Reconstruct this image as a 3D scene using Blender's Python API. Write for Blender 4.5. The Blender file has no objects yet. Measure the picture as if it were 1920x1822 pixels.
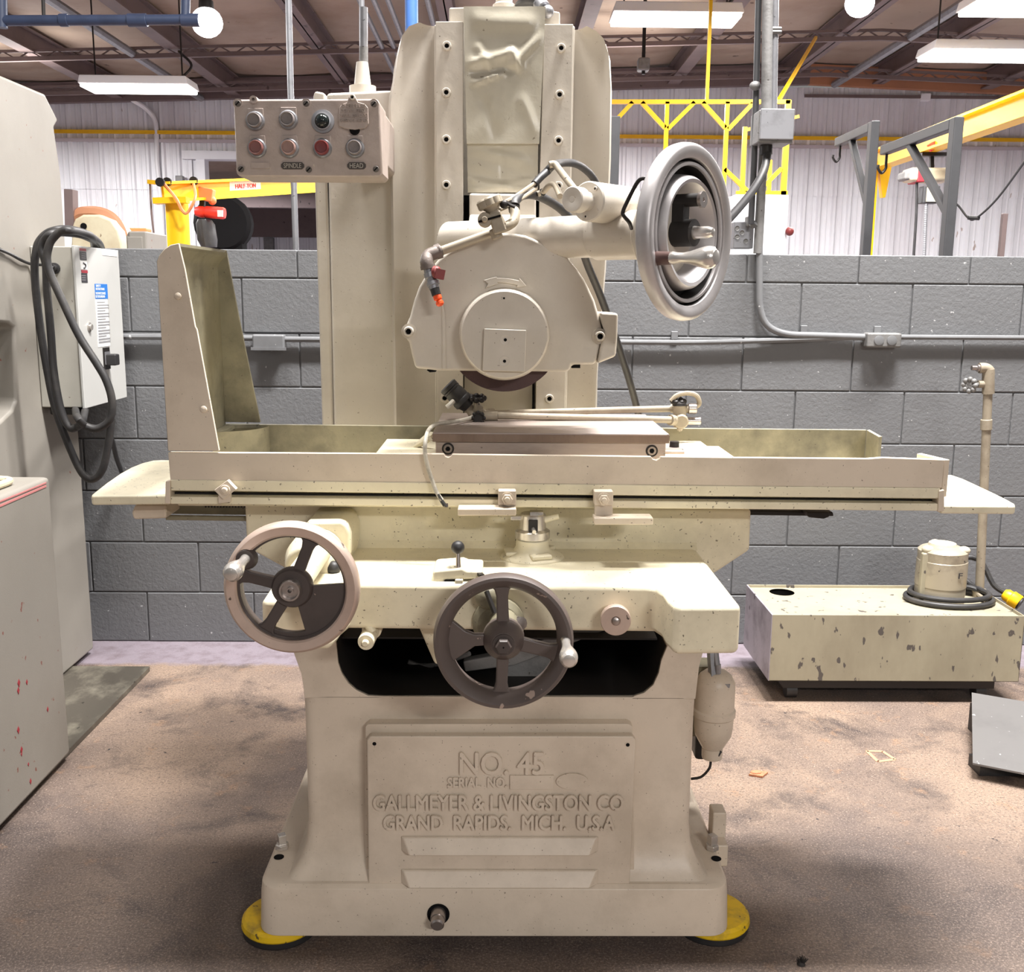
import bpy, bmesh, math, random
from mathutils import Vector, Matrix
random.seed(7)
V = Vector
PI = math.pi
S = bpy.context.scene
COL = S.collection
# ------------------------------------------------------------------ camera
F = 1920.0; CX = 960.0; CY = 911.0
PITCH = math.radians(10.6); YAW = math.radians(0.72); ROLL = math.radians(0.5)
CAM = V((0, 0, 1.5))
fw = V((math.sin(YAW)*math.cos(PITCH), math.cos(YAW)*math.cos(PITCH), -math.sin(PITCH)))
r0 = V((math.cos(YAW), -math.sin(YAW), 0)); u0 = r0.cross(fw)
rt = r0*math.cos(ROLL) + u0*math.sin(ROLL); up = -r0*math.sin(ROLL) + u0*math.cos(ROLL)
cd = bpy.data.cameras.new('camera'); cam = bpy.data.objects.new('camera', cd); COL.objects.link(cam)
cd.sensor_width = 36; cd.lens = 36*F/1920; cd.clip_start = .05; cd.clip_end = 200
cam.matrix_world = Matrix(((rt.x, up.x, -fw.x, CAM.x), (rt.y, up.y, -fw.y, CAM.y), (rt.z, up.z, -fw.z, CAM.z), (0, 0, 0, 1)))
S.camera = cam
# ------------------------------------------------------------------ exposure, world, area lights
S.view_settings.view_transform = 'Standard'; S.view_settings.look = 'None'
S.view_settings.gamma = 1; S.view_settings.use_curve_mapping = False
S.view_settings.exposure = 0.0
w = bpy.data.worlds.new('shop_air'); S.world = w; w.use_nodes = True
bg = w.node_tree.nodes['Background']; bg.inputs[0].default_value = (1.0, .97, .94, 1); bg.inputs[1].default_value = 0.22
def area(name, loc, sx, sy, power, col=(1, .95, .88), rot=(0, 0, 0)):
    l = bpy.data.lights.new(name, 'AREA'); l.shape = 'RECTANGLE'; l.size = sx; l.size_y = sy; l.energy = power; l.color = col
    o = bpy.data.objects.new(name, l); COL.objects.link(o); o.location = loc; o.rotation_euler = rot; return o
# unseen shop lamps above the frame, plus low fills added behind the camera
for x, y, z, p in ((1.3, 2.5, 6.6, 990), (-1.2, 2.4, 6.6, 330), (2.6, 3.3, 5.5, 300), (2.2, -3.2, 3.2, 290), (-.8, -3.2, 3.6, 40)):
    area('shop_and_fill_lamp', (x, y, z), 1.25, .45, p, (1, .975, .95))
# lamps over the bay behind the block wall; uplights added to brighten the roof
for i, (x, y, p) in enumerate([(-5, 8, 230), (-1, 9.5, 230), (3, 8, 230), (6.5, 11.5, 300), (-6, 13, 300), (1.5, 13, 300), (9.5, 9, 200)]):
    area('bay_lamp', (x, y, 3.75), 1.25, .45, p*1.12, (1, .98, .97))
    area('roof_fill_light', (x, y, 3.85), 1.25, .45, p*.08, (1, .95, .9), (PI, 0, 0))
area('annex_lamp', (-5.4, 19.0, 3.4), 2.5, .6, 260, (1, .97, 1))

# ------------------------------------------------------------------ pixel -> point on a true plane of the shop
def ray(px, py): return fw + rt*((px-CX)/F) - up*((py-CY)/F)
def P(px, py, Y):
    d = ray(px, py); return CAM + d*(Y/d.y)
def PZ(px, py, Z):
    d = ray(px, py); return CAM + d*((Z-CAM.z)/d.z)
def PX(px, py, X):
    d = ray(px, py); return CAM + d*(X/d.x)
def mm(n, px, py, Y): return n*(P(px, py, Y)-CAM).dot(fw)/F      # n pixels in metres there

# ------------------------------------------------------------------ materials
def lin(c):
    return tuple(((v/255)/12.92 if v/255 <= .04045 else ((v/255+.055)/1.055)**2.4) for v in c) + (1,)
MATS = {}
def mat(name, col, rough=.5, metal=0.0, grime=None, g_amt=.0, g_scale=5, speck=0.0, speck_col=(40, 34, 30), speck_scale=90, bump=0.0, b_scale=60, mottle=.0, m_scale=12, emit=0, spec=.5, stretch=(1, 1, 1)):
    m = bpy.data.materials.new(name); m.use_nodes = True; nt = m.node_tree; N = nt.nodes; L = nt.links
    b = N['Principled BSDF']; b.inputs['Roughness'].default_value = rough; b.inputs['Metallic'].default_value = metal
    b.inputs['Specular IOR Level'].default_value = spec
    geo = N.new('ShaderNodeNewGeometry'); mp = N.new('ShaderNodeMapping'); mp.inputs['Scale'].default_value = stretch
    L.new(geo.outputs['Position'], mp.inputs['Vector']); vec = mp.outputs['Vector']
    cur = None; base = lin(col)
    def noise(scale, detail=5, rough_=.6):
        n = N.new('ShaderNodeTexNoise'); n.inputs['Scale'].default_value = scale; n.inputs['Detail'].default_value = detail
        n.inputs['Roughness'].default_value = rough_; L.new(vec, n.inputs['Vector']); return n.outputs['Fac']
    def ramp(src, a, bb):
        r = N.new('ShaderNodeMapRange'); r.inputs['From Min'].default_value = a; r.inputs['From Max'].default_value = bb
        L.new(src, r.inputs['Value']); return r.outputs['Result']
    def mix(fac, a, c2, mul=1.0):
        x = N.new('ShaderNodeMix'); x.data_type = 'RGBA'
        if mul != 1.0:
            q = N.new('ShaderNodeMath'); q.operation = 'MULTIPLY'; L.new(fac, q.inputs[0]); q.inputs[1].default_value = mul; fac = q.outputs[0]
        L.new(fac, x.inputs['Factor'])
        if isinstance(a, tuple): x.inputs['A'].default_value = a
        else: L.new(a, x.inputs['A'])
        x.inputs['B'].default_value = c2; return x.outputs['Result']
    cur = base
    if mottle: cur = mix(ramp(noise(m_scale, 6), .35, .65), cur, tuple(min(1, v*(1-mottle)) for v in base[:3])+(1,))
    if grime and g_amt: cur = mix(ramp(noise(g_scale, 8, .65), .48, .72), cur, lin(grime), g_amt)
    if speck: cur = mix(ramp(noise(speck_scale, 3, .5), .72-.07*speck, .74-.07*speck), cur, lin(speck_col), .85)
    if isinstance(cur, tuple): b.inputs['Base Color'].default_value = cur
    else: L.new(cur, b.inputs['Base Color'])
    if bump:
        bp = N.new('ShaderNodeBump'); bp.inputs['Strength'].default_value = 1; bp.inputs['Distance'].default_value = bump
        L.new(noise(b_scale, 4), bp.inputs['Height']); L.new(bp.outputs['Normal'], b.inputs['Normal'])
    if emit:
        b.inputs['Emission Color'].default_value = base; b.inputs['Emission Strength'].default_value = emit
    MATS[name] = m; return m
PAINT = mat('machine_paint', (210, 196, 178), .42, 0, (128, 112, 92), .35, 4, .35, (96, 84, 70), 190, .0006, 55, .06, 9)
PAINT_UP = mat('machine_paint_upper', (199, 191, 179), .40, 0, (146, 136, 118), .3, 3, .1, (116, 104, 90), 150, .0006, 45, .05, 8)
PAINT_OILY = mat('machine_paint_oily', (224, 215, 188), .42, 0, (120, 110, 90), .3, 6, .55, (74, 64, 52), 150, .0006, 55, .05, 14)
PAINT_PANEL = mat('dull_panel_paint', (172, 158, 150), .45, 0, (126, 114, 102), .4, 14, .2, (190, 178, 160), 120, .0006, 120)
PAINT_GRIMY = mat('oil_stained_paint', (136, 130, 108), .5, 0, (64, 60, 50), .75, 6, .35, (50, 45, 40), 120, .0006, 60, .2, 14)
PAINT_TANK = mat('chipped_tank_paint', (164, 156, 134), .55, 0, (120, 110, 92), .5, 3, 1.15, (66, 60, 62), 32, .0004, 40, .08, 9, stretch=(1, 1, .5))
GREY_PAINT = mat('left_machine_paint', (142, 137, 129), .5, 0, (118, 113, 104), .4, 2, .15, (120, 60, 50), 30, .0003, 300, .04, 5)
BOX_GREY = mat('enclosure_paint', (170, 167, 158), .45, 0, (150, 146, 136), .3, 4, .1, (110, 100, 90), 40)
DOOR_GREY = mat('enclosure_door_paint', (188, 188, 185), .4, 0, (165, 163, 157), .3, 3)
STEEL = mat('bare_steel', (172, 164, 160), .32, .9, (110, 90, 74), .5, 8, .3, (70, 60, 55), 60, .0002, 200)
CHROME = mat('worn_chrome', (208, 203, 197), .27, .75, (150, 140, 130), .5, 12)
POLISH = mat('polished_rim', (206, 184, 170), .4, .55, (150, 132, 122), .4, 6, .25, (60, 50, 46), 45)
ALU = mat('machined_aluminium', (184, 180, 180), .42, .6, (140, 138, 140), .5, 10)
CHUCK = mat('chuck_steel', (178, 164, 156), .42, .4, (96, 70, 54), .6, 7, .3, (80, 70, 64), 40, 0, 60, .12, 30, stretch=(.5, 1, 2))
CHUCKTOP = mat('chuck_band', (136, 116, 102), .45, .3, (88, 64, 50), .7, 6, .2, (60, 50, 44), 40, stretch=(1, 1, .4))
DARKWHEEL = mat('dark_wheel_enamel', (88, 78, 74), .42, 0, (70, 60, 56), .4, 9, .45, (170, 150, 138), 38)
DARKWEB = mat('dark_wheel_web', (72, 63, 60), .45, 0, (50, 44, 42), .5, 9, .2, (150, 130, 120), 60)
STONE = mat('grinding_stone', (84, 66, 66), .95, 0, (66, 52, 54), .5, 10, 0, bump=.0006, b_scale=400)
RUBBER = mat('black_rubber', (38, 37, 38), .5, 0, (70, 68, 66), .35, 12)
HOSE = mat('dusty_hose', (46, 45, 46), .5, 0, (92, 88, 82), .45, 9)
DARK = mat('dark_void', (14, 13, 14), .8, spec=.15)
OIL_AND_SHADE = mat('oily_iron_and_shade', (30, 27, 26), .6, 0, (16, 15, 15), .6, 8)
BLACKMETAL = mat('black_oxide_steel', (46, 43, 42), .45, .5)
BRONZE = mat('worn_painted_pipe', (158, 147, 129), .5, .1, (110, 98, 84), .55, 14, .4, (60, 52, 46), 90)
IRON = mat('malleable_iron', (112, 102, 96), .5, .3, (70, 62, 58), .5, 20, 0, bump=.0006, b_scale=160)
ORANGE = mat('orange_nozzle_plastic', (238, 84, 30), .4)
REDV = mat('dark_red_knob', (122, 46, 44), .5, 0, (80, 40, 40), .4, 30)
GALV = mat('galvanised_conduit', (150, 150, 154), .4, .6, (110, 110, 112), .6, 14, .4, (90, 90, 92), 40)
BLOCK = mat('grey_block_paint', (112, 113, 115), .5, 0, (96, 96, 99), .35, 1.4, .05, (190, 190, 190), 60, .0022, 70, .06, 4)
MORTAR = mat('grey_joint_paint', (108, 109, 111), .55, 0, (88, 88, 92), .4, 3)
CONDUITP = mat('grey_painted_conduit', (118, 119, 121), .4, 0, (94, 94, 96), .5, 8, .2, (200, 200, 200), 40)
BARE_GREY = mat('worn_grey_fitting', (128, 127, 126), .55, .2, (80, 78, 76), .6, 16, .5, (70, 66, 62), 60, .001, 90)
CORR = mat('white_corrugated_sheet', (228, 229, 233), .4, 0, (190, 182, 186), .5, 1.2, .1, (170, 150, 140), 10, stretch=(1, 1, .3))
INSUL = mat('tan_roof_insulation', (166, 147, 130), .7, 0, (132, 104, 84), .6, .9, .1, (90, 70, 60), 6, .004, 3, .08, 2)
BEAM = mat('brown_primer_steel', (112, 96, 94), .6, 0, (84, 70, 68), .6, 2, .2, (60, 50, 48), 9)
RUSTBEAM = mat('red_oxide_beam', (168, 116, 84), .65, 0, (128, 88, 70), .5, 1.5)
YELLOW = mat('safety_yellow_paint', (246, 194, 20), .4, 0, (220, 160, 20), .4, 3)
YELLOWPAD = mat('scuffed_yellow_pad', (226, 186, 20), .5, 0, (110, 90, 50), .75, 14, .8, (60, 50, 40), 50)
ORANGEP = mat('orange_machine_paint', (226, 140, 84), .6, 0, (170, 110, 80), .4, 6)
CREAM = mat('cream_guard_paint', (206, 196, 168), .5, 0, (150, 110, 70), .5, 3, .3, (110, 80, 60), 14)
RED = mat('hoist_red', (232, 56, 44), .4)
REDBAND = mat('dull_red_band', (176, 44, 54), .5)
BLUE = mat('blue_pipe_paint', (72, 112, 178), .4, 0, (50, 80, 140), .4, 6)
NAVY = mat('dark_blue_pipe', (52, 62, 86), .45, 0, (36, 42, 60), .5, 8)
CHARCOAL = mat('charcoal_frame_paint', (66, 66, 68), .5, 0, (50, 50, 52), .4, 8)
WHITE = mat('white_sheet_metal', (232, 232, 234), .4)
LABELW = mat('label_white', (238, 238, 236), .5)
LABELB = mat('label_blue', (44, 116, 196), .5)
LABELR = mat('label_red', (150, 40, 52), .5)
LABELK = mat('label_black', (52, 50, 54), .5)
INKGREY = mat('label_ink', (140, 140, 142), .6)
INKRED = mat('red_ink', (206, 60, 62), .6)
STRIPE = mat('red_stripe', (198, 128, 126), .5)
LAMP = mat('lamp_diffuser', (255, 250, 244), .5, emit=9)
GLOBE = mat('lamp_globe', (255, 252, 252), .5, emit=14)
SHEET = mat('grey_steel_sheet', (112, 110, 109), .45, .25, (94, 92, 92), .5, 6, .2, (170, 170, 170), 60)
PLATE = mat('oily_floor_plate', (84, 79, 71), .4, .3, (170, 164, 146), .55, 5, .3, (30, 28, 26), 30, stretch=(1.6, 1, 1))
GIRT_SHADE = mat('girt_shadow_tone', (196, 188, 192), .5)
SCREWG = mat('dull_screw_head', (98, 91, 86), .5, .3)
LENSK = mat('black_indicator_lens', (24, 30, 30), .12)
BTN_GREY = mat('dusty_grey_button', (124, 116, 114), .5, 0, (90, 84, 82), .5, 90)
BTN_RED = mat('faded_red_button', (128, 84, 80), .5, 0, (104, 88, 84), .5, 60)
TAG = mat('dark_name_tag', (72, 66, 62), .45, .3)
TAGTXT = mat('raised_tag_letters', (180, 172, 160), .4, .5)
WIREW = mat('grubby_white_wire', (190, 184, 170), .5, 0, (90, 84, 74), .7, 30)
BRUSHY = mat('dark_bristles', (40, 36, 34), .8)

# floor: brown oily concrete with steel grit, bare lavender strip along the wall foot
def floor_mat():
    m = bpy.data.materials.new('oily_concrete'); m.use_nodes = True; nt = m.node_tree; N = nt.nodes; L = nt.links; b = N['Principled BSDF']
    geo = N.new('ShaderNodeNewGeometry')
    def noise(s, d=6, r=.62, dist=0):
        n = N.new('ShaderNodeTexNoise'); n.inputs['Scale'].default_value = s; n.inputs['Detail'].default_value = d; n.inputs['Roughness'].default_value = r
        n.inputs['Distortion'].default_value = dist; L.new(geo.outputs['Position'], n.inputs['Vector']); return n.outputs['Fac']
    def mr(src, a, c):
        q = N.new('ShaderNodeMapRange'); q.inputs['From Min'].default_value = a; q.inputs['From Max'].default_value = c; L.new(src, q.inputs['Value']); return q.outputs['Result']
    def mix(f, a, c):
        x = N.new('ShaderNodeMix'); x.data_type = 'RGBA'; L.new(f, x.inputs['Factor'])
        for k, v in (('A', a), ('B', c)):
            if isinstance(v, tuple): x.inputs[k].default_value = v
            else: L.new(v, x.inputs[k])
        return x.outputs['Result']
    c = mix(mr(noise(1.3, 7, .6, .6), .38, .64), lin((148, 127, 110)), lin((104, 90, 83)))
    c = mix(mr(noise(3.2, 8, .7, .4), .50, .66), c, lin((72, 62, 59)))
    c = mix(mr(noise(9, 6, .7), .58, .74), c, lin((150, 118, 92)))
    c = mix(mr(noise(120, 4, .8), .50, .66), c, lin((78, 66, 60)))
    c = mix(mr(noise(210, 3, .7), .60, .68), c, lin((206, 184, 166)))
    c = mix(mr(noise(26, 3, .6), .70, .735), c, lin((44, 40, 42)))
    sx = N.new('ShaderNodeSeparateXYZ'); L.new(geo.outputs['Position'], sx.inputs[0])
    # darker, grittier floor towards the camera; its ragged edge runs past the machine
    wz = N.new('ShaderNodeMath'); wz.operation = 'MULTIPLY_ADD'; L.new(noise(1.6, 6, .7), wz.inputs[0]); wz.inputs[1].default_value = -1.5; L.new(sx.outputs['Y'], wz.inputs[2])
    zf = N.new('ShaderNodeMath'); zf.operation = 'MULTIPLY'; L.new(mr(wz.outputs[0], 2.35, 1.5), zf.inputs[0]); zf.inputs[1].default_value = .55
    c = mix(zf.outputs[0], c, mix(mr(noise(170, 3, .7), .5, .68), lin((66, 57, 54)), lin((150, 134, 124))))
    ad = N.new('ShaderNodeMath'); ad.operation = 'MULTIPLY_ADD'; L.new(noise(9, 3), ad.inputs[0]); ad.inputs[1].default_value = .10; L.new(sx.outputs['Y'], ad.inputs[2])
    strip = mix(mr(noise(14, 6), .45, .7), lin((132, 122, 130)), lin((112, 100, 106)))
    c = mix(mr(ad.outputs[0], 4.03, 4.07), c, strip)
    L.new(c, b.inputs['Base Color'])
    r_ = N.new('ShaderNodeMapRange'); L.new(noise(5, 5), r_.inputs['Value']); r_.inputs['To Min'].default_value = .38; r_.inputs['To Max'].default_value = .8; L.new(r_.outputs[0], b.inputs['Roughness'])
    bp = N.new('ShaderNodeBump'); bp.inputs['Distance'].default_value = .003; L.new(noise(110, 4, .7), bp.inputs['Height']); L.new(bp.outputs['Normal'], b.inputs['Normal'])
    return m
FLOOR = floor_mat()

# ------------------------------------------------------------------ object helpers
WLOC = {}
def thing(name, loc, label, cat, group=None, kind=None):
    o = bpy.data.objects.new(name, None); COL.objects.link(o); o.location = loc; o.empty_display_size = .05; WLOC[o.name] = V(loc)
    o['label'] = label; o['category'] = cat
    if group: o['group'] = group
    return o
def tag(o, label, cat, group=None):
    o['label'] = label; o['category'] = cat
    if group: o['group'] = group
    return o
def catmull(pts, k=6):
    if len(pts) < 3: return [V(p) for p in pts]
    pts = [V(p) for p in pts]; out = []
    ext = [pts[0]*2-pts[1]] + pts + [pts[-1]*2-pts[-2]]
    for i in range(1, len(ext)-2):
        a, b, c, d = ext[i-1:i+3]
        for j in range(k):
            t = j/k
            out.append(.5*((2*b)+(c-a)*t+(2*a-5*b+4*c-d)*t*t+(3*b-a-3*c+d)*t**3))
    out.append(pts[-1]); return out
def basis(ax):
    ax = V(ax).normalized(); h = V((0, 0, 1)) if abs(ax.z) < .9 else V((1, 0, 0))
    a = h.cross(ax).normalized(); return a, ax.cross(a), ax
class MB:
    def __init__(s): s.v = []; s.f = []; s.m = []; s.mi = 0
    def add(s, verts, faces):
        o = len(s.v); s.v += [V(p) for p in verts]; s.f += [tuple(i+o for i in f) for f in faces]; s.m += [s.mi]*len(faces); return s
    def obox(s, c, a, b, d):
        c, a, b, d = V(c), V(a), V(b), V(d)
        vs = [c+a*i+b*j+d*k for k in (-1, 1) for j in (-1, 1) for i in (-1, 1)]
        return s.add(vs, [(0, 2, 3, 1), (4, 5, 7, 6), (0, 1, 5, 4), (2, 6, 7, 3), (0, 4, 6, 2), (1, 3, 7, 5)])
    def box(s, p0, p1):
        p0, p1 = V(p0), V(p1); c = (p0+p1)/2; h = (p1-p0)/2
        return s.obox(c, (abs(h.x), 0, 0), (0, abs(h.y), 0), (0, 0, abs(h.z)))
    def bar(s, p0, p1, wd, ht=None, upv=(0, 0, 1)):
        p0, p1 = V(p0), V(p1); ht = ht or wd; d = (p1-p0)/2
        a = d.cross(V(upv)); a = a.normalized() if a.length > 1e-6 else V((1, 0, 0)); b = a.cross(d).normalized()
        return s.obox((p0+p1)/2, a*wd/2, b*ht/2, d)
    def prism(s, pts, vec):
        pts = [V(p) for p in pts]; n = len(pts); vec = V(vec)
        return s.add(pts+[p+vec for p in pts], [tuple(range(n)), tuple(range(2*n-1, n-1, -1))]+[(i, (i+1) % n, n+(i+1) % n, n+i) for i in range(n)])
    def ppoly(s, px, y0, y1): return s.prism([P(x, y, y0) for x, y in px], (0, y1-y0, 0))
    def zpoly(s, px, z, dz): return s.prism([PZ(x, y, z) for x, y in px], (0, 0, dz))
    def lathe(s, o, ax, prof, n=28, a0=0, a1=2*PI):
        a, b, d = basis(ax); o = V(o); full = abs(a1-a0-2*PI) < 1e-6; rings = []; vs = []; fs = []
        for r, t in prof:
            if r < 1e-7: rings.append([len(vs)]); vs.append(o+d*t)
            else:
                k = n if full else n+1
                rings.append(list(range(len(vs), len(vs)+k)))
                for i in range(k):
                    q = a0+(a1-a0)*i/n; vs.append(o+d*t+a*(r*math.cos(q))+b*(r*math.sin(q)))
        for A, B in zip(rings, rings[1:]):
            m = n
            for i in range(m):
                j = (i+1) % n if full else i+1
                if len(A) == 1 and len(B) == 1: break
                if len(A) == 1: fs.append((A[0], B[i], B[j]))
                elif len(B) == 1: fs.append((A[i], B[0], A[j]))
                else: fs.append((A[i], B[i], B[j], A[j]))
        return s.add(vs, fs)
    def cyl(s, p0, p1, r, r2=None, n=20):
        p0, p1 = V(p0), V(p1); L = (p1-p0).length; r2 = r if r2 is None else r2
        return s.lathe(p0, p1-p0, [(0, 0), (r, 0), (r2, L), (0, L)], n)
    def ball(s, c, r, n=18, sq=(1, 1, 1)):
        o = len(s.v); s.lathe((0, 0, 0), (0, 0, 1), [(0, -r)]+[(r*math.sin(PI*k/10), -r*math.cos(PI*k/10)) for k in range(1, 10)]+[(0, r)], n)
        for i in range(o, len(s.v)): q = s.v[i]; s.v[i] = V((q.x*sq[0], q.y*sq[1], q.z*sq[2]))+V(c)
        return s
    def tube(s, pts, r, n=10, k=6, smooth=True, taper=None):
        pts = catmull(pts, k) if smooth else [V(p) for p in pts]
        rings = []; vs = []; prev = None
        for i, p in enumerate(pts):
            t = (pts[min(i+1, len(pts)-1)]-pts[max(i-1, 0)]).normalized()
            if prev is None: a, b, _ = basis(t)
            else:
                a = prev-t*prev.dot(t); a.normalize(); b = t.cross(a)
            prev = a; rr = r if taper is None else r*(1+(taper-1)*i/(len(pts)-1))
            rings.append(list(range(len(vs), len(vs)+n)))
            vs += [p+a*(rr*math.cos(2*PI*q/n))+b*(rr*math.sin(2*PI*q/n)) for q in range(n)]
        fs = [tuple(reversed(rings[0])), tuple(rings[-1])]
        for A, B in zip(rings, rings[1:]): fs += [(A[i], A[(i+1) % n], B[(i+1) % n], B[i]) for i in range(n)]
        return s.add(vs, fs)
    def loft(s, rings, cap=True):
        n = len(rings[0]); vs = [p for r in rings for p in r]; fs = []
        for k in range(len(rings)-1): fs += [(k*n+i, k*n+(i+1) % n, (k+1)*n+(i+1) % n, (k+1)*n+i) for i in range(n)]
        if cap: fs += [tuple(range(n)), tuple(range(len(vs)-n, len(vs)))]
        return s.add(vs, fs)
    def build(s, name, mats, parent=None, bevel=0, seg=2, ang=35, flat=False, label=None, kind=None):
        me = bpy.data.meshes.new(name)
        c = sum(s.v, V())/len(s.v)
        lo = V([min(p[i] for p in s.v) for i in range(3)]); hi = V([max(p[i] for p in s.v) for i in range(3)])
        c = (lo+hi)/2 if parent is not None else V(((lo.x+hi.x)/2, (lo.y+hi.y)/2, lo.z))
        bm = bmesh.new(); vv = [bm.verts.new(p-c) for p in s.v]
        for f, mi in zip(s.f, s.m):
            try: fc = bm.faces.new([vv[i] for i in f]); fc.material_index = mi
            except ValueError: pass
        big = [f for f in bm.faces if len(f.verts) > 4]
        bmesh.ops.recalc_face_normals(bm, faces=bm.faces)
        if big and not bevel: bmesh.ops.triangulate(bm, faces=big)
        bm.to_mesh(me); bm.free()
        for m in (mats if isinstance(mats, (list, tuple)) else [mats]): me.materials.append(m)
        if not flat:
            me.shade_smooth(); me.set_sharp_from_angle(angle=math.radians(ang))
        o = bpy.data.objects.new(name, me); COL.objects.link(o)
        if parent is not None: o.parent = parent; o.location = c-WLOC[parent.name]
        else: o.location = c
        WLOC[o.name] = c
        if bevel:
            b = o.modifiers.new('edge', 'BEVEL'); b.width = bevel; b.segments = seg; b.limit_method = 'ANGLE'; b.angle_limit = math.radians(40); b.harden_normals = True
        if label: o['label'] = label
        if kind: o['kind'] = kind
        return o
def dup(o, loc, parent=None, rename=None):
    c = o.copy(); COL.objects.link(c); WLOC[c.name] = V(loc)
    p = parent if parent is not None else o.parent
    c.parent = p; c.location = V(loc)-(WLOC[p.name] if p is not None else V())
    return c
def text(s, p, wd, ht, right, upv, depth, m, parent, name='lettering', off=0.0, label=None, bold=0):
    cu = bpy.data.curves.new('lettering', 'FONT'); cu.body = s; cu.size = 1; cu.extrude = 0; cu.resolution_u = 3; cu.offset = off
    to = bpy.data.objects.new('lettering_source', cu); COL.objects.link(to); bpy.context.view_layer.update()
    me = bpy.data.meshes.new_from_object(to.evaluated_get(bpy.context.evaluated_depsgraph_get()))
    bpy.data.objects.remove(to)
    bm = bmesh.new(); bm.from_mesh(me); bpy.data.meshes.remove(me)
    r = bmesh.ops.extrude_face_region(bm, geom=bm.faces[:])
    for v in [g for g in r['geom'] if isinstance(g, bmesh.types.BMVert)]: v.co.z += 1
    xs = [v.co.x for v in bm.verts]; ys = [v.co.y for v in bm.verts]; x0, x1, y0, y1 = min(xs), max(xs), min(ys), max(ys)
    R, U = V(right).normalized(), V(upv).normalized(); Nn = R.cross(U); p = V(p); vs = []
    bm.verts.index_update()
    mb = MB()
    for sx, sy in (((-1, 0), (1, 0), (0, 1), (0, -1)) if bold else ((0, 0),)): mb.add([p+(R*sx+U*sy)*bold+Nn*(.00012*(sx+1.5*sy+2)*(1 if bold else 0))+R*((v.co.x-x0)/(x1-x0)*wd)+U*((v.co.y-y0)/(y1-y0)*ht)+Nn*(v.co.z*depth) for v in bm.verts], [tuple(v.index for v in f.verts) for f in bm.faces])
    bm.free()
    return mb.build(name, m, parent, flat=True, label=label)
def ptext(s, x0, y0, x1, y1, Y, depth, m, parent, **k):    # x0,y1 = lower left, on the plane facing the shop floor
    a = P(x0, y1, Y); b = P(x1, y1, Y); c = P(x0, y0, Y)
    return text(s, a, (b-a).length, (c-a).length, b-a, V((0, 0, 1)), depth, m, parent, **k)
def socket_bolt(p, r, ax, parent, depth=.008, name='cap_screw', m=None):
    mb = MB(); mb.lathe(p, ax, [(r, -.002), (r, depth*.8), (r*.88, depth), (r*.55, depth), (r*.5, depth*.3)], 16)
    mb.mi = 1; mb.lathe(p, ax, [(r*.52, depth*.35), (0, depth*.3)], 6)
    return mb.build(name, [m or PAINT_UP, DARK], parent)
def hexnut(mb, p, r, ax, h): mb.lathe(p, ax, [(0, 0), (r, 0), (r, h*.85), (r*.86, h), (0, h)], 6); return mb
FR = V((0, -1, 0))

# ================================================================== THE SETTING
def structure(o): o['kind'] = 'structure'; return o
YW = 4.28; YF = 16.0; C = 1.556/7
structure(MB().box((-3.7, -4.5, 0), (-3.6, YW-.02, 7.3)).build('light_block_wall_left', MORTAR))  # unseen wall added to keep world light off the left side
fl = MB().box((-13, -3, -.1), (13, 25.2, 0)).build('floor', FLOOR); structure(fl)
# painted mark and scraps on the floor
a = [PZ(x, y, 0) for x, y in ((1625, 1408), (1655, 1409), (1678, 1424), (1646, 1428))]
mk = MB()
for i in range(4):
    p, q = a[i], a[(i+1) % 4]; mk.bar(p+V((0, 0, .0008)), q+V((0, 0, .0008)), .012, .0012)
mk.build('paint_mark', mat('faded_floor_mark', (186, 140, 112), .8), fl)

# block wall: seven courses and a cap course, every block its own piece
wall = MB().box((-4.2, YW+.007, 0), (4.2, YW+.19, 1.662)).build('wall_back', MORTAR); structure(wall)
def block_mesh(wd, ht):
    mb = MB(); mb.box((-wd/2, 0, -ht/2), (wd/2, .06, ht/2)); return mb
LB = .46; g = .0045
proto = {}
xj = (P(1489, 780, YW).x, P(1370, 690, YW).x)      # joints seen in two neighbouring courses
for row in range(8):
    z0 = row*C; ht = C if row < 7 else 1.672-7*C
    off = xj[0] if row % 2 == 0 else xj[0]+LB/2
    k0 = math.floor((-3.2-off)/LB)
    for k in range(k0, k0+15):
        xc = off+(k+.5)*LB
        if abs(xc) > 3.3: continue
        key = row == 7
        loc = V((xc, YW+.03, z0+ht/2))
        if key not in proto:
            b = block_mesh(LB-g, ht-g)
            for i in range(len(b.v)): b.v[i] = b.v[i]+loc-V((0, .03, 0))
            o = b.build('block', BLOCK, wall, bevel=.0045); proto[key] = o
        else: dup(proto[key], loc+V((0, random.uniform(-.0015, .0015), 0)))

# far wall of white ribbed sheets with a doorway at the left
def ceil_z(x): return 4.86-.034*abs(x-4.5)
far = MB()
dx0, dx1 = P(385, 400, YF).x, P(640, 400, YF).x; dz = P(450, 297, YF).z
far.box((-13, YF+.06, 0), (dx0, YF+.16, 4.5)); far.box((dx1, YF+.06, 0), (13, YF+.16, 4.5)); far.box((dx0, YF+.06, dz), (dx1, YF+.16, 4.5))
far = structure(far.build('wall_far', CORR))
def sheet(wd, z0, z1):
    mb = MB(); n = 4; q = wd/n; pro = []
    for i in range(n):
        x = -wd/2+i*q
        pro += [(x, 0), (x+q*.10, -.035), (x+q*.26, -.035), (x+q*.36, 0), (x+q*.62, 0), (x+q*.66, -.008), (x+q*.72, -.008), (x+q*.76, 0)]
    pro.append((wd/2, 0)); m = len(pro)
    vs = [(x, y, z0) for x, y in pro]+[(x, y, z1) for x, y in pro]
    mb.add(vs, [(i, i+1, m+i+1, m+i) for i in range(m-1)])
    return mb
SW = .92; pr = {}
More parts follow.
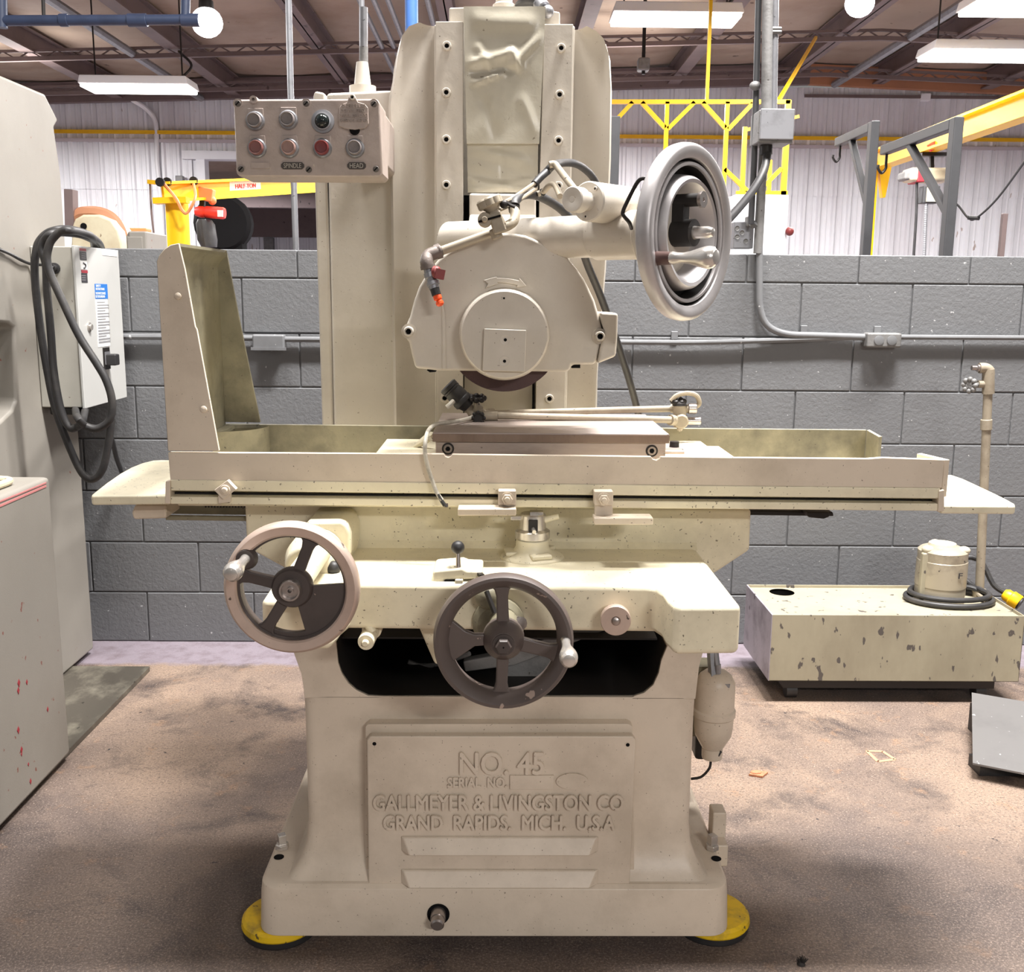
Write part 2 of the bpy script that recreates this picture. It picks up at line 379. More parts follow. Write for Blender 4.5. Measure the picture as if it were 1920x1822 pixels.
for k in range(26):
    xc = -12+SW*(k+.5)
    for (za, zb, yy) in ((0, 3.02, 0), (3.0, 4.56, -.012)):
        if dx0-.3 < xc < dx1+.3 and za == 0:
            continue
        if dx0-.3 < xc < dx1+.3: za = dz
        key = (za, zb)
        ctr = V((xc, YF+.02+yy, (za+zb)/2))
        if key not in pr:
            mb = sheet(SW, za, zb)
            for i in range(len(mb.v)): mb.v[i] = mb.v[i]+V((xc, YF+.04+yy, 0))
            pr[key] = mb.build('wall_sheet', CORR, far, flat=True); base_y = WLOC[pr[key].name].y-yy
        else: dup(pr[key], (xc, base_y+yy, (za+zb)/2), far)
MB().bar((-12.5, YF-.03, P(200, 249, YF).z), (12.5, YF-.03, P(1900, 262, YF).z), .05).build('yellow_gas_pipe', YELLOW, far)
MB().bar((-12.5, YF-.01, P(200, 264, YF).z), (12.5, YF-.01, P(1900, 278, YF).z),   .02, .05).build('girt_shadow_strip', GIRT_SHADE, far)  # shadow line of a purlin, put in as a greyish strip
MB().bar((4.5, YF-.03, P(1480, 180, YF).z), (12.5, YF-.03, P(1900, 183, YF).z), .04).build('grey_conduit', BEAM, far)
MB().box(P(1728, 174, YF-.06), P(1742, 190, YF)+V((0, .05, 0))).build('outlet_box', WHITE, far, bevel=.01)
c1 = MB(); c1.tube([P(245, 185, YF-.2), P(275, 205, YF-.08), P(292, 232, YF-.03), P(294, 300, YF-.03), P(302, 380, YF-.03), P(306, 470, YF-.03)], .035, 8); c1.build('white_conduit', WHITE, far)
# door surround and the bay seen through it
fr = MB(); fr.box((dx0-.1, YF-.03, 0), (dx0+.03, YF+.2, dz)); fr.box((dx0-.3, YF-.05, dz-.02), (dx1, YF+.2, dz+.1)); fr.build('door_surround', CORR, far)
ax = structure(MB().box((-11, 24.5, 0), (1, 24.6, 3.6)).build('wall_annex', BEAM))
pr2 = None
for k in range(12):
    xc = -10.5+SW*(k+.5)
    if pr2 is None:
        mb = sheet(SW, 0, 3.02)
        for i in range(len(mb.v)): mb.v[i] = mb.v[i]+V((xc, 24.46, 0))
        pr2 = mb.build('wall_sheet', CORR, ax, flat=True); by2 = WLOC[pr2.name].y
    else: dup(pr2, (xc, by2, 1.51), ax)
MB().box((-11, 24.3, 2.75), (1, 24.5, 3.5)).build('annex_header', BEAM, ax)
MB().box((-11, 20.4, 3.1), (1, 20.6, 3.45)).build('annex_beam', BEAM, ax)
aw = MB(); aw.box((-11, 16.2, 3.75), (1, 24.6, 3.85)); structure(aw.build('ceiling_annex', INSUL))

# roof: tan insulation sheets between brown steel
ce = MB()
for x0, x1 in ((-13, 4.5), (4.5, 13)):
    ce.add([(x0, 5.4, ceil_z(x0)+.06), (x1, 5.4, ceil_z(x1)+.06), (x1, 16.2, ceil_z(x1)+.06), (x0, 16.2, ceil_z(x0)+.06)], [(0, 1, 2, 3)])
ce = structure(ce.build('ceiling', BEAM))
structure(MB().box((-8, -4.5, 7.3), (8, 5.5, 7.4)).build('added_high_ceiling', INSUL)); structure(MB().box((-8, 5.4, 4.95), (8, 5.5, 7.3)).build('light_stop_header', CORR))  # unseen: roof raised so lamps sit higher, header added to stop light leaking
BX = [-10.6, -8.9, -7.3, -5.6, -3.9, -2.2, -.6, .95, 2.5, 4.1, 5.5, 7.1, 8.9, 10.6]
for x0, x1 in zip(BX, BX[1:]):
    for y0, y1 in ((6.3, 8.5), (8.5, 10.6), (10.6, 12.5), (12.5, 14.4), (14.4, 15.9)):
        n = 5; vs = []
        for j in range(3):
            for i in range(n+1):
                x = x0+(x1-x0)*i/n; y = y0+(y1-y0)*j/2
                vs.append((x, y, ceil_z(x)+.04-.07*math.sin(PI*i/n)*(.5 if j != 1 else 1.0)))
        mb = MB().add(vs, [(j*(n+1)+i, j*(n+1)+i+1, (j+1)*(n+1)+i+1, (j+1)*(n+1)+i) for j in range(2) for i in range(n)])
        mb.build('insulation_sheet', INSUL, ce)
for x in BX:
    z = ceil_z(x); mb = MB(); h = .26
    mb.box((x-.008, 5.5, z-h), (x+.008, 15.9, z)); mb.box((x-.085, 5.5, z-h), (x+.085, 15.9, z-h+.016)); mb.box((x-.07, 5.5, z-.016), (x+.07, 15.9, z))
    mb.build('roof_purlin', BEAM, ce, flat=True)
def bar_joist(y, drop, m):
    mb = MB()
    for x0, x1 in ((-9.9, 4.5), (4.5, 9.8)):
        mb.bar((x0, y, ceil_z(x0)-drop), (x1, y, ceil_z(x1)-drop), .05, .05); mb.bar((x0, y, ceil_z(x0)-drop+.09), (x1, y, ceil_z(x1)-drop+.09), .04, .03)
        n = int((x1-x0)/.16)
        for i in range(n):
            xa = x0+(x1-x0)*i/n; xb = x0+(x1-x0)*(i+1)/n; d = .09 if i % 2 else 0
            mb.bar((xa, y, ceil_z(xa)-drop+d), (xb, y, ceil_z(xb)-drop+.09-d), .014)
    mb.build('bar_joist', m, ce, flat=True)
for y, d in ((12.9, .33), (15.0, .32)): bar_joist(y, d, BEAM)
for x0, x1, m, nm in ((-10, 4.5, BEAM, 'end_rafter'), (4.5, 10, RUSTBEAM, 'red_end_rafter')):
    MB().prism([(x0, 15.75, ceil_z(x0)-.30), (x1, 15.75, ceil_z(x1)-.30), (x1, 15.75, ceil_z(x1)-.02), (x0, 15.75, ceil_z(x0)-.02)], (0, .12, 0)).build(nm, m, ce)
for x, r in ((-4.37, .05), (-1.42, .03), (-1.28, .03), (-1.14, .03), (-.75, .03), (4.85, .055)):
    MB().tube([(x, 5.8, ceil_z(x)-.3), (x, 15.7, ceil_z(x)-.3)], r, 8, smooth=False).build('roof_conduit', GALV, ce)

# ================================================================== BACKGROUND THINGS
def trough(px0, px1, py, Y, wd, label, n=None):
    a = P(px0, py, Y); b = P(px1, py, Y); c = (a+b)/2; L = abs(b.x-a.x)/2; z = c.z
    t = thing('fluorescent_light', (c.x, Y, z), label, 'ceiling light', 'fluorescent trough lights over the far bay')
    mb = MB(); mb.prism([(c.x-L, Y, z+.02), (c.x+L, Y, z+.02), (c.x+L*.96, Y, z+.1), (c.x-L*.96, Y, z+.1)], (0, wd, 0)); mb.build('housing', WHITE, t, bevel=.008)
    MB().box((c.x-L*.97, Y+.015, z-.015), (c.x+L*.97, Y+wd-.015, z+.02)).build('diffuser', LAMP, t, bevel=.01)
    for sx in (-.8, .8):
        x = c.x+L*sx; MB().cyl((x, Y+wd/2, z+.09), (x, Y+wd/2, ceil_z(x)-.01), .008, n=6).build('hanger', BLACKMETAL, t)
    MB().tube([(c.x+L*.75, Y+wd/2, z+.1), (c.x+L*.95, Y+wd/2+.05, z+.25), (c.x+L*.7, Y+wd/2+.1, z+.4)], .014, 6).build('supply_cord', RUBBER, t)
trough(145, 352, 160, 11.0, .42, 'fluorescent trough light hanging above the yellow jib crane with red hoist')
trough(1150, 1396, 26, 9.3, .42, 'fluorescent trough light hanging right of the grinder column top')
trough(1750, 1990, 96, 9.6, .42, 'fluorescent trough light hanging above the one ton crane beam')
trough(1835, 2090, 4, 8.4, .42, 'fluorescent trough light cut off by the top right corner')
def globe(px, py, Y, rpx, label):
    c = P(px, py, Y); r = mm(rpx, px, py, Y); zc = ceil_z(c.x)-.2
    t = thing('high_bay_lamp', (c.x, c.y, c.z), label, 'ceiling light', 'round high bay lamps')
    MB().ball(c, r, 20, (1, 1, .92)).build('globe', GLOBE, t)
    MB().lathe(c, (0, 0, 1), [(r*.5, r*.8), (r*.45, r*1.3), (0, r*1.35)], 16).build('lamp_cap', BLACKMETAL, t)
    MB().cyl(c+V((0, 0, r*1.2)), (c.x, c.y, max(zc, c.z+r*1.5)+.15), .014, n=8).build('hanger', BLACKMETAL, t)
globe(388, 42, 8.5, 29, 'glaring round lamp at the end of the dark blue pipe')
globe(1612, 6, 9.6, 27, 'glaring round lamp at the top edge between two trough lights')

# dark blue pipe run with couplings
Yb = 7.0
t = thing('blue_pipe_run', P(180, 38, Yb), 'dark blue overhead pipe with couplings and hanger straps', 'pipe')
mb = MB(); mb.tube([P(-60, 39, Yb), P(368, 37, Yb)], mm(9.5, 180, 38, Yb), 14, smooth=False); mb.build('pipe', NAVY, t)
for x0, x1, r in ((240, 276, 12), (112, 128, 11.5), (340, 374, 12)):
    MB().tube([P(x0, 38, Yb), P(x1, 38, Yb)], mm(r, 180, 38, Yb), 14, smooth=False).build('coupling', NAVY, t, bevel=.004)
MB().tube([P(347, 34, Yb), P(349, -40, Yb)], mm(9, 347, 10, Yb), 12, smooth=False).build('riser', NAVY, t)
MB().tube([P(3, 52, Yb), P(1, -40, Yb)], mm(11, 3, 10, Yb), 12, smooth=False).build('riser', NAVY, t)
MB().cyl(P(82, 30, Yb), P(80, -30, Yb), .012, n=8).build('hanger_strap', BLACKMETAL, t)
# bright blue drop pipe behind the column, thin galvanised drops
b = MB().tube([P(771, -40, 5.2), P(772, 60, 5.2), P(773, 200, 5.2), V((P(773, 200, 5.2).x, 5.2, 0))], mm(12.5, 771, 30, 5.2), 14, smooth=False).build('drop_pipe', BLUE)
tag(b, 'bright blue vertical pipe rising behind the grinder column', 'pipe')
p0 = P(540, -40, 4.85); mb = MB().tube([p0, P(545, 170, 4.85), P(555, 470, 4.85), V((P(555, 470, 4.85).x, 4.85, 0))], mm(6, 545, 100, 4.85), 10, smooth=False)
tag(mb.build('conduit_drop', GALV), 'thin galvanised conduit rising behind the control panel', 'pipe')
mb = MB().tube([P(678, -40, 4.9), P(679, 160, 4.9), V((P(679, 160, 4.9).x, 4.9, 0))], mm(5, 678, 20, 4.9), 10, smooth=False)
tag(mb.build('conduit_drop', GALV), 'thin galvanised conduit rising behind the cone shaped post cap', 'pipe')

# left jib crane with hoist
Yj0, Yj1 = 8.2, 11.0
A = P(305, 360, Yj0); B = P(640, 342, Yj1)
t = thing('jib_crane', (A.x, Yj0, 0), 'yellow jib crane with a red lettered half ton sticker', 'crane')
h0 = mm(33, 305, 360, Yj0)
def ibeam(A, B, h, fl_, parent, m):
    mb = MB(); mb.bar(A, B, .02, h); d = V((0, 0, h/2)); mb.bar(A+d, B+d, fl_, .02); mb.bar(A-d, B-d, fl_, .02); return mb.build('boom', m, parent, flat=True)
ibeam(A, B, h0, .13, t, YELLOW)
mast = P(325, 400, Yj0); r = mm(21, 325, 400, Yj0)
MB().cyl((mast.x, Yj0+.1, 0), (mast.x, Yj0+.1, A.z-h0/2), r, n=24).build('mast', YELLOW, t)
MB().bar(P(290, 377, Yj0), P(352, 375, Yj0), .1, .045).build('mast_bracket', YELLOW, t)
MB().bar(P(278, 341, Yj0), P(302, 343, Yj0), .05, .03).build('end_stop', YELLOW, t)
dr = (B-A).normalized()
def onbeam(px, dz, off=.03):      # a point on the near face of the boom under that pixel column
    best = min((A+(B-A)*s/200 for s in range(201)), key=lambda q: abs((CX+F*(q-CAM).dot(rt)/(q-CAM).dot(fw))-px)); return best+V((0, -off, dz))
q0, q1 = onbeam(432, 0), onbeam(490, 0)
mb = MB(); mb.obox((q0+q1)/2+V((0, 0, .015)), (q1-q0)/2, V((0, 0, 1))*h0*.27, V((0, -1, 0))*.006); mb.build('sticker', LABELW, t)
text('HALF-TON', q0+(q1-q0)*.18+V((0, -.012, -.01)), (q1-q0).length*.66, h0*.28, q1-q0, V((0, 0, 1)), .004, INKRED, t)
text('CAP.', q0+(q1-q0)*.04+V((0, -.012, .05)), (q1-q0).length*.2, h0*.12, q1-q0, V((0, 0, 1)), .004, INKRED, t)
for px in (310, 322, 372):
    q = onbeam(px, h0*.45, .09); MB().lathe(q, (0, -1, 0), [(0, 0), (.034, 0), (.034, .03), (0, .03)], 12).build('trolley_wheel', BLACKMETAL, t)
mb = MB(); mb.tube([onbeam(316, h0*.4, .12), P(330, 372, Yj0-.1), P(342, 395, Yj0-.12), P(352, 398, Yj0-.12), P(366, 370, Yj0-.1), onbeam(372, h0*.3, .12)], .012, 6); mb.build('supply_cord', ORANGEP, t)
mb = MB(); mb.tube([P(281, 345, Yj0), P(284, 400, Yj0), P(292, 470, Yj0)], .008, 6); mb.build('pull_cord', BEAM, t)
hz = onbeam(382, 0)
Yh = hz.y
t2 = thing('chain_hoist', P(394, 398, Yh), 'red electric chain hoist hanging from the yellow jib crane', 'hoist')
c0, c1 = P(364, 396, Yh), P(422, 400, Yh); rr = mm(11, 394, 398, Yh); L = (c1-c0).length
MB().lathe(c0, c1-c0, [(0, 0), (rr*.7, .01), (rr, .05), (rr, L*.32), (rr*.9, L*.33), (rr*.9, L*.38), (rr, L*.39), (rr, L*.94), (rr*.85, L), (0, L)], 20).build('motor_body', RED, t2)
mb = MB(); mb.obox(P(416, 401, Yh)+V((0, -rr*1.02, 0)), (.022, 0, 0), (0, .006, 0), (0, 0, .026)); mb.build('rating_plate', LABELW, t2)
mb = MB(); mb.bar(P(384, 352, Yh), P(381, 376, Yh), .1, .16, upv=(1, 0, 0)); mb.build('trolley_bracket', ORANGEP, t2, bevel=.01)
mb = MB(); mb.bar(P(380, 374, Yh), P(379, 392, Yh), .04); mb.build('suspension_hook', BLACKMETAL, t2)
mb = MB(); mb.ball(P(398, 376, Yh), .035, 12); mb.build('chain_guide', ORANGEP, t2)
mb = MB(); mb.loft([[P(cx, cy, Yh)+V((sx*math.cos(2*PI*i/12), .1*math.sin(2*PI*i/12), 0)) for i in range(12)] for cx, cy, sx in ((384, 412, .05), (385, 420, .075), (389, 450, .08), (392, 463, .06))]); mb.build('chain_bag', RUBBER, t2)
mb = MB().lathe(P(417, 418, 11.2), (0.1, -1, 0), [(0, .05), (.26, .05), (.30, 0), (.30, -.2), (0, -.22)], 24); mb.mi = 1
q = P(417, 418, 11.2); mb.mi = 0; mb.box((q.x-.2, 11.2, 0), (q.x+.2, 11.4, q.z-.2))
tag(mb.build('pedestal_fan', DARK), 'dark round fan on a stand behind the red hoist', 'fan')
def wall_box(x0, y0, x1, y1, Y, m, name, label, cat):
    p, q = P(x0, y0, Y), P(x1, y1, Y); mb = MB().box(p, q+V((0, .12, 0))); mb.box((p.x+(q.x-p.x)*.4, Y+.04, q.z-1.2), (p.x+(q.x-p.x)*.6, Y+.09, q.z)); return tag(mb.build(name, m, bevel=.01), label, cat)
wall_box(447, 434, 458, 446, 24.34, GALV, 'outlet_box', 'small grey outlet box on conduit on the annex wall', 'electrical box')
wall_box(494, 446, 513, 471, 24.34, BARE_GREY, 'disconnect_switch', 'grey switch box on the annex wall', 'electrical box')
p, q = P(328, 329, YF-.12), P(343, 343, YF-.12)
tag(MB().box(p, q+V((0, .1, 0))).build('junction_box', BARE_GREY, bevel=.01), 'plain grey box on the white wall above the jib crane', 'electrical box')

# old machine heads peeping over the wall at the left
Ym = 6.2
t = thing('belt_sander', (P(180, 430, Ym).x, Ym, 0), 'cream rounded belt guard with rusty rim behind the block wall', 'machine')
o = [(132, 470), (134, 425), (140, 410), (155, 402), (185, 402), (208, 412), (222, 432), (228, 456), (229, 475)]
base = V((0, 0, 0))
MB().ppoly([(x, y) for x, y in o]+[(229, 520), (132, 520)], Ym, Ym+.25).build('guard', CREAM, t, bevel=.015)
MB().tube([P(x, y, Ym+.12) for x, y in o[2:]], .045, 8).build('guard_rim', RUSTBEAM, t)
MB().lathe(P(157, 424, Ym-.003), FR, [(.0, .004), (mm(6, 157, 424, Ym), .004), (mm(6, 157, 424, Ym), 0)], 14).build('bolt_hole', DARK, t)
MB().bar(P(133, 356, Ym+.1), P(135, 440, Ym+.1), .05, .08, upv=(0, 1, 0)).build('post', BEAM, t)
g0 = P(132, 515, Ym); MB().box((g0.x, Ym, 0), (P(229, 515, Ym).x, Ym+.3, g0.z+.02)).build('pedestal', CREAM, t)
Ym = 6.6
t = thing('orange_stand', (P(250, 440, Ym).x, Ym, 0), 'peeling orange machine stand beside the cream belt guard', 'machine')
p, q = P(226, 427, Ym), P(275, 436, Ym)
MB().box(p, q+V((0, .1, 0))).build('cross_bar', ORANGEP, t, bevel=.008)
MB().box((p.x, Ym, 0), (p.x+.1, Ym+.1, q.z)).build('leg', ORANGEP, t); MB().box((q.x-.1, Ym, 0), (q.x, Ym+.1, q.z)).build('leg', ORANGEP, t)
Ym = 5.7
t = thing('grey_cabinet', (P(275, 440, Ym).x, Ym, 0), 'small grey steel cabinet in front of the yellow crane mast', 'cabinet')
p, q = P(240, 433, Ym), P(276, 470, Ym); s = P(313, 445, Ym+.35)
MB().prism([(p.x, Ym, 0), (q.x, Ym, 0), (s.x, Ym+.35, 0), (s.x-.25, Ym+.4, 0)], (0, 0, p.z)).build('cabinet_body', GREY_PAINT, t, bevel=.01)
MB().box((p.x-.005, Ym-.008, .1), (q.x-.02, Ym, p.z-.03)).build('door', GREY_PAINT, t, bevel=.004)

# charcoal gallows posts
def gallows(px, py, Yp, Larm, wpx, label, brace):
    top = P(px, py, Yp); wd = mm(wpx, px, py, Yp)
    t = thing('hook_post', (top.x, Yp, 0), label, 'post', 'charcoal steel posts with hook arms')
    MB().box((top.x-wd/2, Yp, 0), (top.x+wd/2, Yp+wd*1.3, top.z)).build('post', CHARCOAL, t, bevel=.006)
    MB().box((top.x-wd/2, Yp+wd*1.3, top.z-wd*1.1), (top.x+wd/2, Yp+Larm, top.z-.001)).build('arm', CHARCOAL, t, bevel=.006)
    MB().bar((top.x, Yp+wd, top.z-brace), (top.x, Yp+Larm*.62, top.z-wd*.8), wd*.75).build('brace', CHARCOAL, t, bevel=.005)
    hx = V((top.x, Yp+Larm-.05, top.z-wd*1.1)); r = .022
    MB().tube([hx, hx+V((0, 0, -.05)), hx+V((0, 0, -.08)), hx+V((-r, 0, -.105)), hx+V((-2*r, 0, -.08)), hx+V((-2*r, 0, -.06))], .008, 8).build('hook', BLACKMETAL, t)
gallows(1800, 218, 5.2, 1.0, 19, 'taller charcoal hook post nearest the one ton crane', .45)
gallows(1643, 226, 6.6, .72, 16, 'charcoal hook post left of the taller one', .5)
p = P(1152, 217, 6.2); tag(MB().box((p.x-.05, 6.2, 0), (p.x+.035, 6.3, p.z)).build('steel_post', CHARCOAL, bevel=.005), 'plain charcoal post at the right edge of the grinder column', 'post')
p = P(1886, 400, 5.6); tag(MB().box((p.x-.012, 5.6, 0), (p.x+.014, 5.63, p.z)).build('steel_stake', BEAM, bevel=.003), 'thin brown steel stake standing behind the block wall', 'post')

# one ton crane at the right
A = P(1645, 300, 10.5); B = P(1985, 175, 7.1); h = .165
t = thing('bridge_crane', (P(1650, 330, 10.5).x, 10.5, 0), 'yellow crane beam with a one ton sticker', 'crane')
ibeam(A, B, h, .14, t, YELLOW)
mb = MB(); mb.prism([P(1648, 312, 10.5), P(1672, 312, 10.5), P(1660, 370, 10.5), P(1655, 370, 10.5)], (0, .08, 0)); mb.build('end_bracket', YELLOW, t)
ps = P(1641, 300, 10.5); MB().box((ps.x-.04, 10.5, 0), (ps.x+.04, 10.58, ps.z)).build('column', YELLOW, t)
q0, q1 = onbeam(1886, 0), onbeam(1917, 0)
MB().obox((q0+q1)/2, (q1-q0)/2, V((0, 0, 1))*h*.36, V((0, -1, 0))*.006).build('sticker', LABELW, t)
text('1-TON', q0+(q1-q0)*.08+V((0, -.012, -.005)), (q1-q0).length*.84, h*.42, q1-q0, V((0, 0, 1)), .004, LABELK, t)
Yh = onbeam(1745, 0).y
t2 = thing('chain_hoist', P(1740, 327, Yh), 'cream chain hoist with a red band hanging from the one ton beam', 'hoist')
MB().box(P(1708, 313, Yh), P(1787, 340, Yh)+V((0, .22, 0))).build('hoist_body', CREAM, t2, bevel=.03)
MB().box(P(1723, 312, Yh-.01), P(1734, 341, Yh-.01)+V((0, .24, 0))).build('red_band', REDBAND, t2, bevel=.01)
MB().box(P(1697, 320, Yh+.02), P(1709, 337, Yh+.02)+V((0, .18, 0))).build('end_cap', BARE_GREY, t2, bevel=.02)
MB().box(P(1733, 348, Yh-.02), P(1761, 381, Yh-.02)+V((0, .12, 0))).build('chain_box', CHARCOAL, t2, bevel=.008)
MB().box(P(1739, 351, Yh-.03), P(1759, 378, Yh-.03)+V((0, .02, 0))).build('chain_box_label', CREAM, t2)
MB().bar(P(1725, 290, Yh+.1), P(1772, 290, Yh+.1), .1, .03).build('trolley', BLACKMETAL, t2)
MB().cyl(P(1746, 268, Yh-.06), P(1752, 280, Yh-.06), .04, n=10).build('red_bumper', RED, t2)
MB().bar(P(1747, 290, Yh+.1), P(1747, 316, Yh+.1), .03).build('suspension_hook', BLACKMETAL, t2)
MB().box(P(1744, 341, Yh+.05), P(1748, 349, Yh+.05)+V((0, .04, 0))).build('chain_guide', BLACKMETAL, t2)
q = P(1719, 341, Yh+.05); MB().tube([q, P(1718, 400, Yh+.05), P(1713, 480, Yh+.05)], .012, 6).build('pendant_cord', RUBBER, t2)
mb = MB(); q = P(1737, 380, Yh); e = P(1733, 480, Yh)
for i in range(26): mb.ball(q+(e-q)*(i/25), .016, 6, (1, .6, 1.5))
mb.build('load_chain', GALV, t2)
mb = MB(); mb.tube([P(1778, 372, 6.0), P(1797, 386, 6.0), P(1815, 408, 6.0), P(1830, 409, 6.0), P(1870, 372, 5.9), P(1925, 298, 5.8)], .006, 7); mb.mi = 1; mb.tube([P(1815, 408, 6.0), P(1836, 409, 6.0)], .012, 8, smooth=False)
tag(mb.build('hanging_cord', [HOSE, RUBBER]), 'dark cord swagged behind the taller charcoal post', 'cable')

# yellow tubular frame
Yt = 9.0
t = thing('yellow_frame', (P(1360, 300, Yt).x, Yt, 0), 'yellow tubular steel frame with forked braces', 'frame')
wd = mm(7.5, 1300, 191, Yt)
def tb(x0, y0, x1, y1, nm, Y=Yt, k=1.0): MB().bar(P(x0, y0, Y), P(x1, y1, Y), wd*k, wd*k, upv=(0, 1, 0)).build(nm, YELLOW, t, flat=True)
tb(1040, 191, 1481, 191, 'top_rail'); tb(1380, 362, 1476, 362, 'bottom_rail'); tb(1081, 191, 1076, 420, 'upright')
for x in (1251, 1364):
    p = P(x, 191, Yt); MB().bar(p, (p.x, Yt, p.z-2.0), wd, wd, upv=(0, 1, 0)).build('upright', YELLOW, t, flat=True)
p = P(1478, 188, Yt); MB().bar(p, (p.x, Yt, 0), wd*1.4, wd, upv=(0, 1, 0)).build('upright', YELLOW, t, flat=True)
p = P(1076, 300, Yt); MB().bar(p, (p.x, Yt, 0), wd*1.4, wd, upv=(0, 1, 0)).build('upright', YELLOW, t, flat=True)
for q in ((1186, 192, 1158, 222), (1203, 192, 1247, 240), (1302, 192, 1252, 242), (1317, 192, 1360, 240), (1411, 194, 1365, 243), (1358, 317, 1401, 358), (1465, 316, 1434, 347)): tb(*q, 'brace')
p = P(1325, 191, Yt); MB().bar(p, (p.x, Yt, ceil_z(p.x)), wd*.8, wd*.8, upv=(0, 1, 0)).build('hanger_rod', YELLOW, t, flat=True)
MB().bar(P(1460, 188, Yt), P(1530, 70, 11.6), wd*.8, wd*.8).build('stay_rod', YELLOW, t, flat=True)
Yg = 10.0
p, q = P(1397, 238, Yg), P(1402, 368, Yg); MB().bar((p.x, Yg, 0), (p.x, Yg, p.z), .04).build('rear_post', YELLOW, t)
MB().bar((p.x, Yg, p.z-.03), (p.x+.5, Yg, p.z+.1), .03).build('rear_rail', YELLOW, t)
p = P(1448, 300, Yg); MB().bar((p.x, Yg, 0), (p.x-.02, Yg, p.z), .035).build('rear_post', YELLOW, t)
# white cabinet under it
Yc = 7.2
t = thing('white_cabinet', (P(1430, 420, Yc).x, Yc, 0), 'white steel cabinet standing behind the vertical conduits', 'cabinet')
p, q = P(1378, 364, Yc), P(1480, 364, Yc)
MB().box((p.x, Yc, 0), (q.x, Yc+.4, p.z)).build('cabinet_body', WHITE, t, bevel=.01)
MB().box((p.x+.02, Yc-.02, .1), (q.x-.03, Yc, p.z-.09)).build('door', WHITE, t, bevel=.008)
q = P(1479, 434, Yc); MB().ball(q+V((0, -.02, 0)), .03, 12).build('red_knob', REDV, t)
p = P(1208, 119, 12.0)
t = thing('roof_speaker', p, 'small dark grey box hanging from the roof', 'speaker'); r = mm(11, 1208, 119, 12)
MB().box((p.x-r, 12, p.z-r*1.05), (p.x+r, 12.15, p.z+r*1.05)).build('box_body', BARE_GREY, t, bevel=.02)
MB().cyl((p.x, 12.08, p.z+r), (p.x, 12.08, ceil_z(p.x)-.03), .02, n=8).build('bracket', BLACKMETAL, t); MB().cyl((p.x, 12.05, p.z-r*1.6), (p.x, 12.05, p.z-r), .02, n=8).build('stem', BLACKMETAL, t)

# conduit on the block wall
yc = YW-.022
t = thing('wall_conduit', P(500, 640, yc), 'grey painted conduit with a small box left of the grinder column', 'conduit')
MB().tube([P(150, 630, yc), P(478, 634, yc)], mm(5.5, 300, 632, yc), 10, smooth=False).build('pipe', CONDUITP, t); MB().tube([P(530, 636, yc), P(860, 638, yc)], mm(5.5, 600, 637, yc), 10, smooth=False).build('pipe', CONDUITP, t)
MB().box(P(472, 627, YW-.05), P(533, 655, YW-.05)+V((0, .05, 0))).build('outlet_box', CONDUITP, t, bevel=.008)
MB().box(P(470, 651, YW-.055), P(536, 657, YW-.055)+V((0, .01, 0))).build('box_lip', CONDUITP, t)
t = thing('wall_conduit', P(1650, 636, yc), 'grey painted conduit with a box right of the grinder, joined by an elbow', 'conduit')
MB().tube([P(1130, 641, yc), P(1300, 642, yc), P(1450, 638, yc), P(1625, 632, yc)], mm(5, 1300, 640, yc), 10).build('pipe', CONDUITP, t)
MB().tube([P(1684, 632, yc), P(2000, 634, yc)], mm(5, 1800, 632, yc), 10, smooth=False).build('pipe', CONDUITP, t)
MB().tube([P(1424, 428, yc), P(1424, 478, yc), P(1424, 545, yc), P(1425, 575, yc), P(1433, 602, yc), P(1450, 618, yc), P(1480, 627, yc), P(1530, 629, yc), P(1622, 632, yc)], mm(6.5, 1424, 520, yc), 12).build('elbow_pipe', CONDUITP, t)
MB().box(P(1627, 624, YW-.06), P(1690, 652, YW-.06)+V((0, .06, 0))).build('outlet_box', BARE_GREY, t, bevel=.008)
for x in (1648, 1672): MB().lathe(P(x, 638, YW-.06), FR, [(mm(9, x, 638, YW), 0), (mm(9, x, 638, YW), .004), (mm(7, x, 638, YW), .005), (0, .005)], 14).build('knockout', CONDUITP, t)
for x, y in ((1508, 618), (1265, 629), (1646, 619)): MB().box(P(x-6, y-8, YW-.012), P(x+6, y+8, YW-.012)+V((0, .012, 0))).build('strap', CONDUITP, t, bevel=.003)
# vertical service drop with its junction box
yv = 4.2
t = thing('service_drop', P(1438, 240, yv), 'scuffed grey conduits and large junction box dropping to the wall top', 'conduit')
MB().tube([P(1440, -60, yv), P(1437, 205, yv)], mm(10, 1440, 100, yv), 14, smooth=False).build('pipe', BARE_GREY, t)
MB().tube([P(1453, -60, yv+.03), P(1449, 205, yv+.03)], mm(8, 1450, 100, yv), 14, smooth=False).build('pipe', GALV, t)
MB().tube([P(1424, -60, yv+.04), P(1418, 160, yv+.04), P(1414, 300, yv+.04), P(1408, 420, yv+.04)], mm(6, 1420, 100, yv), 10, smooth=False).build('pipe', CHARCOAL, t)
MB().tube([P(1432, 268, yv+.06), P(1421, 475, yv+.06)], mm(9, 1428, 350, yv), 12, smooth=False).build('pipe', BARE_GREY, t)
MB().ball(P(1416, 161, yv+.03), mm(11, 1416, 161, yv), 12, (1, .8, .8)).build('coupling', BARE_GREY, t)
for y in (54, 60): MB().tube([P(1430, y, yv), P(1464, y, yv+.02)], mm(4, 1440, 50, yv), 8, smooth=False).build('clamp', BARE_GREY, t)
MB().box(P(1424, 205, yv-.06), P(1487, 268, yv-.06)+V((0, .14, 0))).build('junction_box', BARE_GREY, t, bevel=.006)
MB().box(P(1427, 203, yv-.07), P(1488, 262, yv-.07)+V((0, .012, 0))).build('box_cover', GALV, t, bevel=.004)
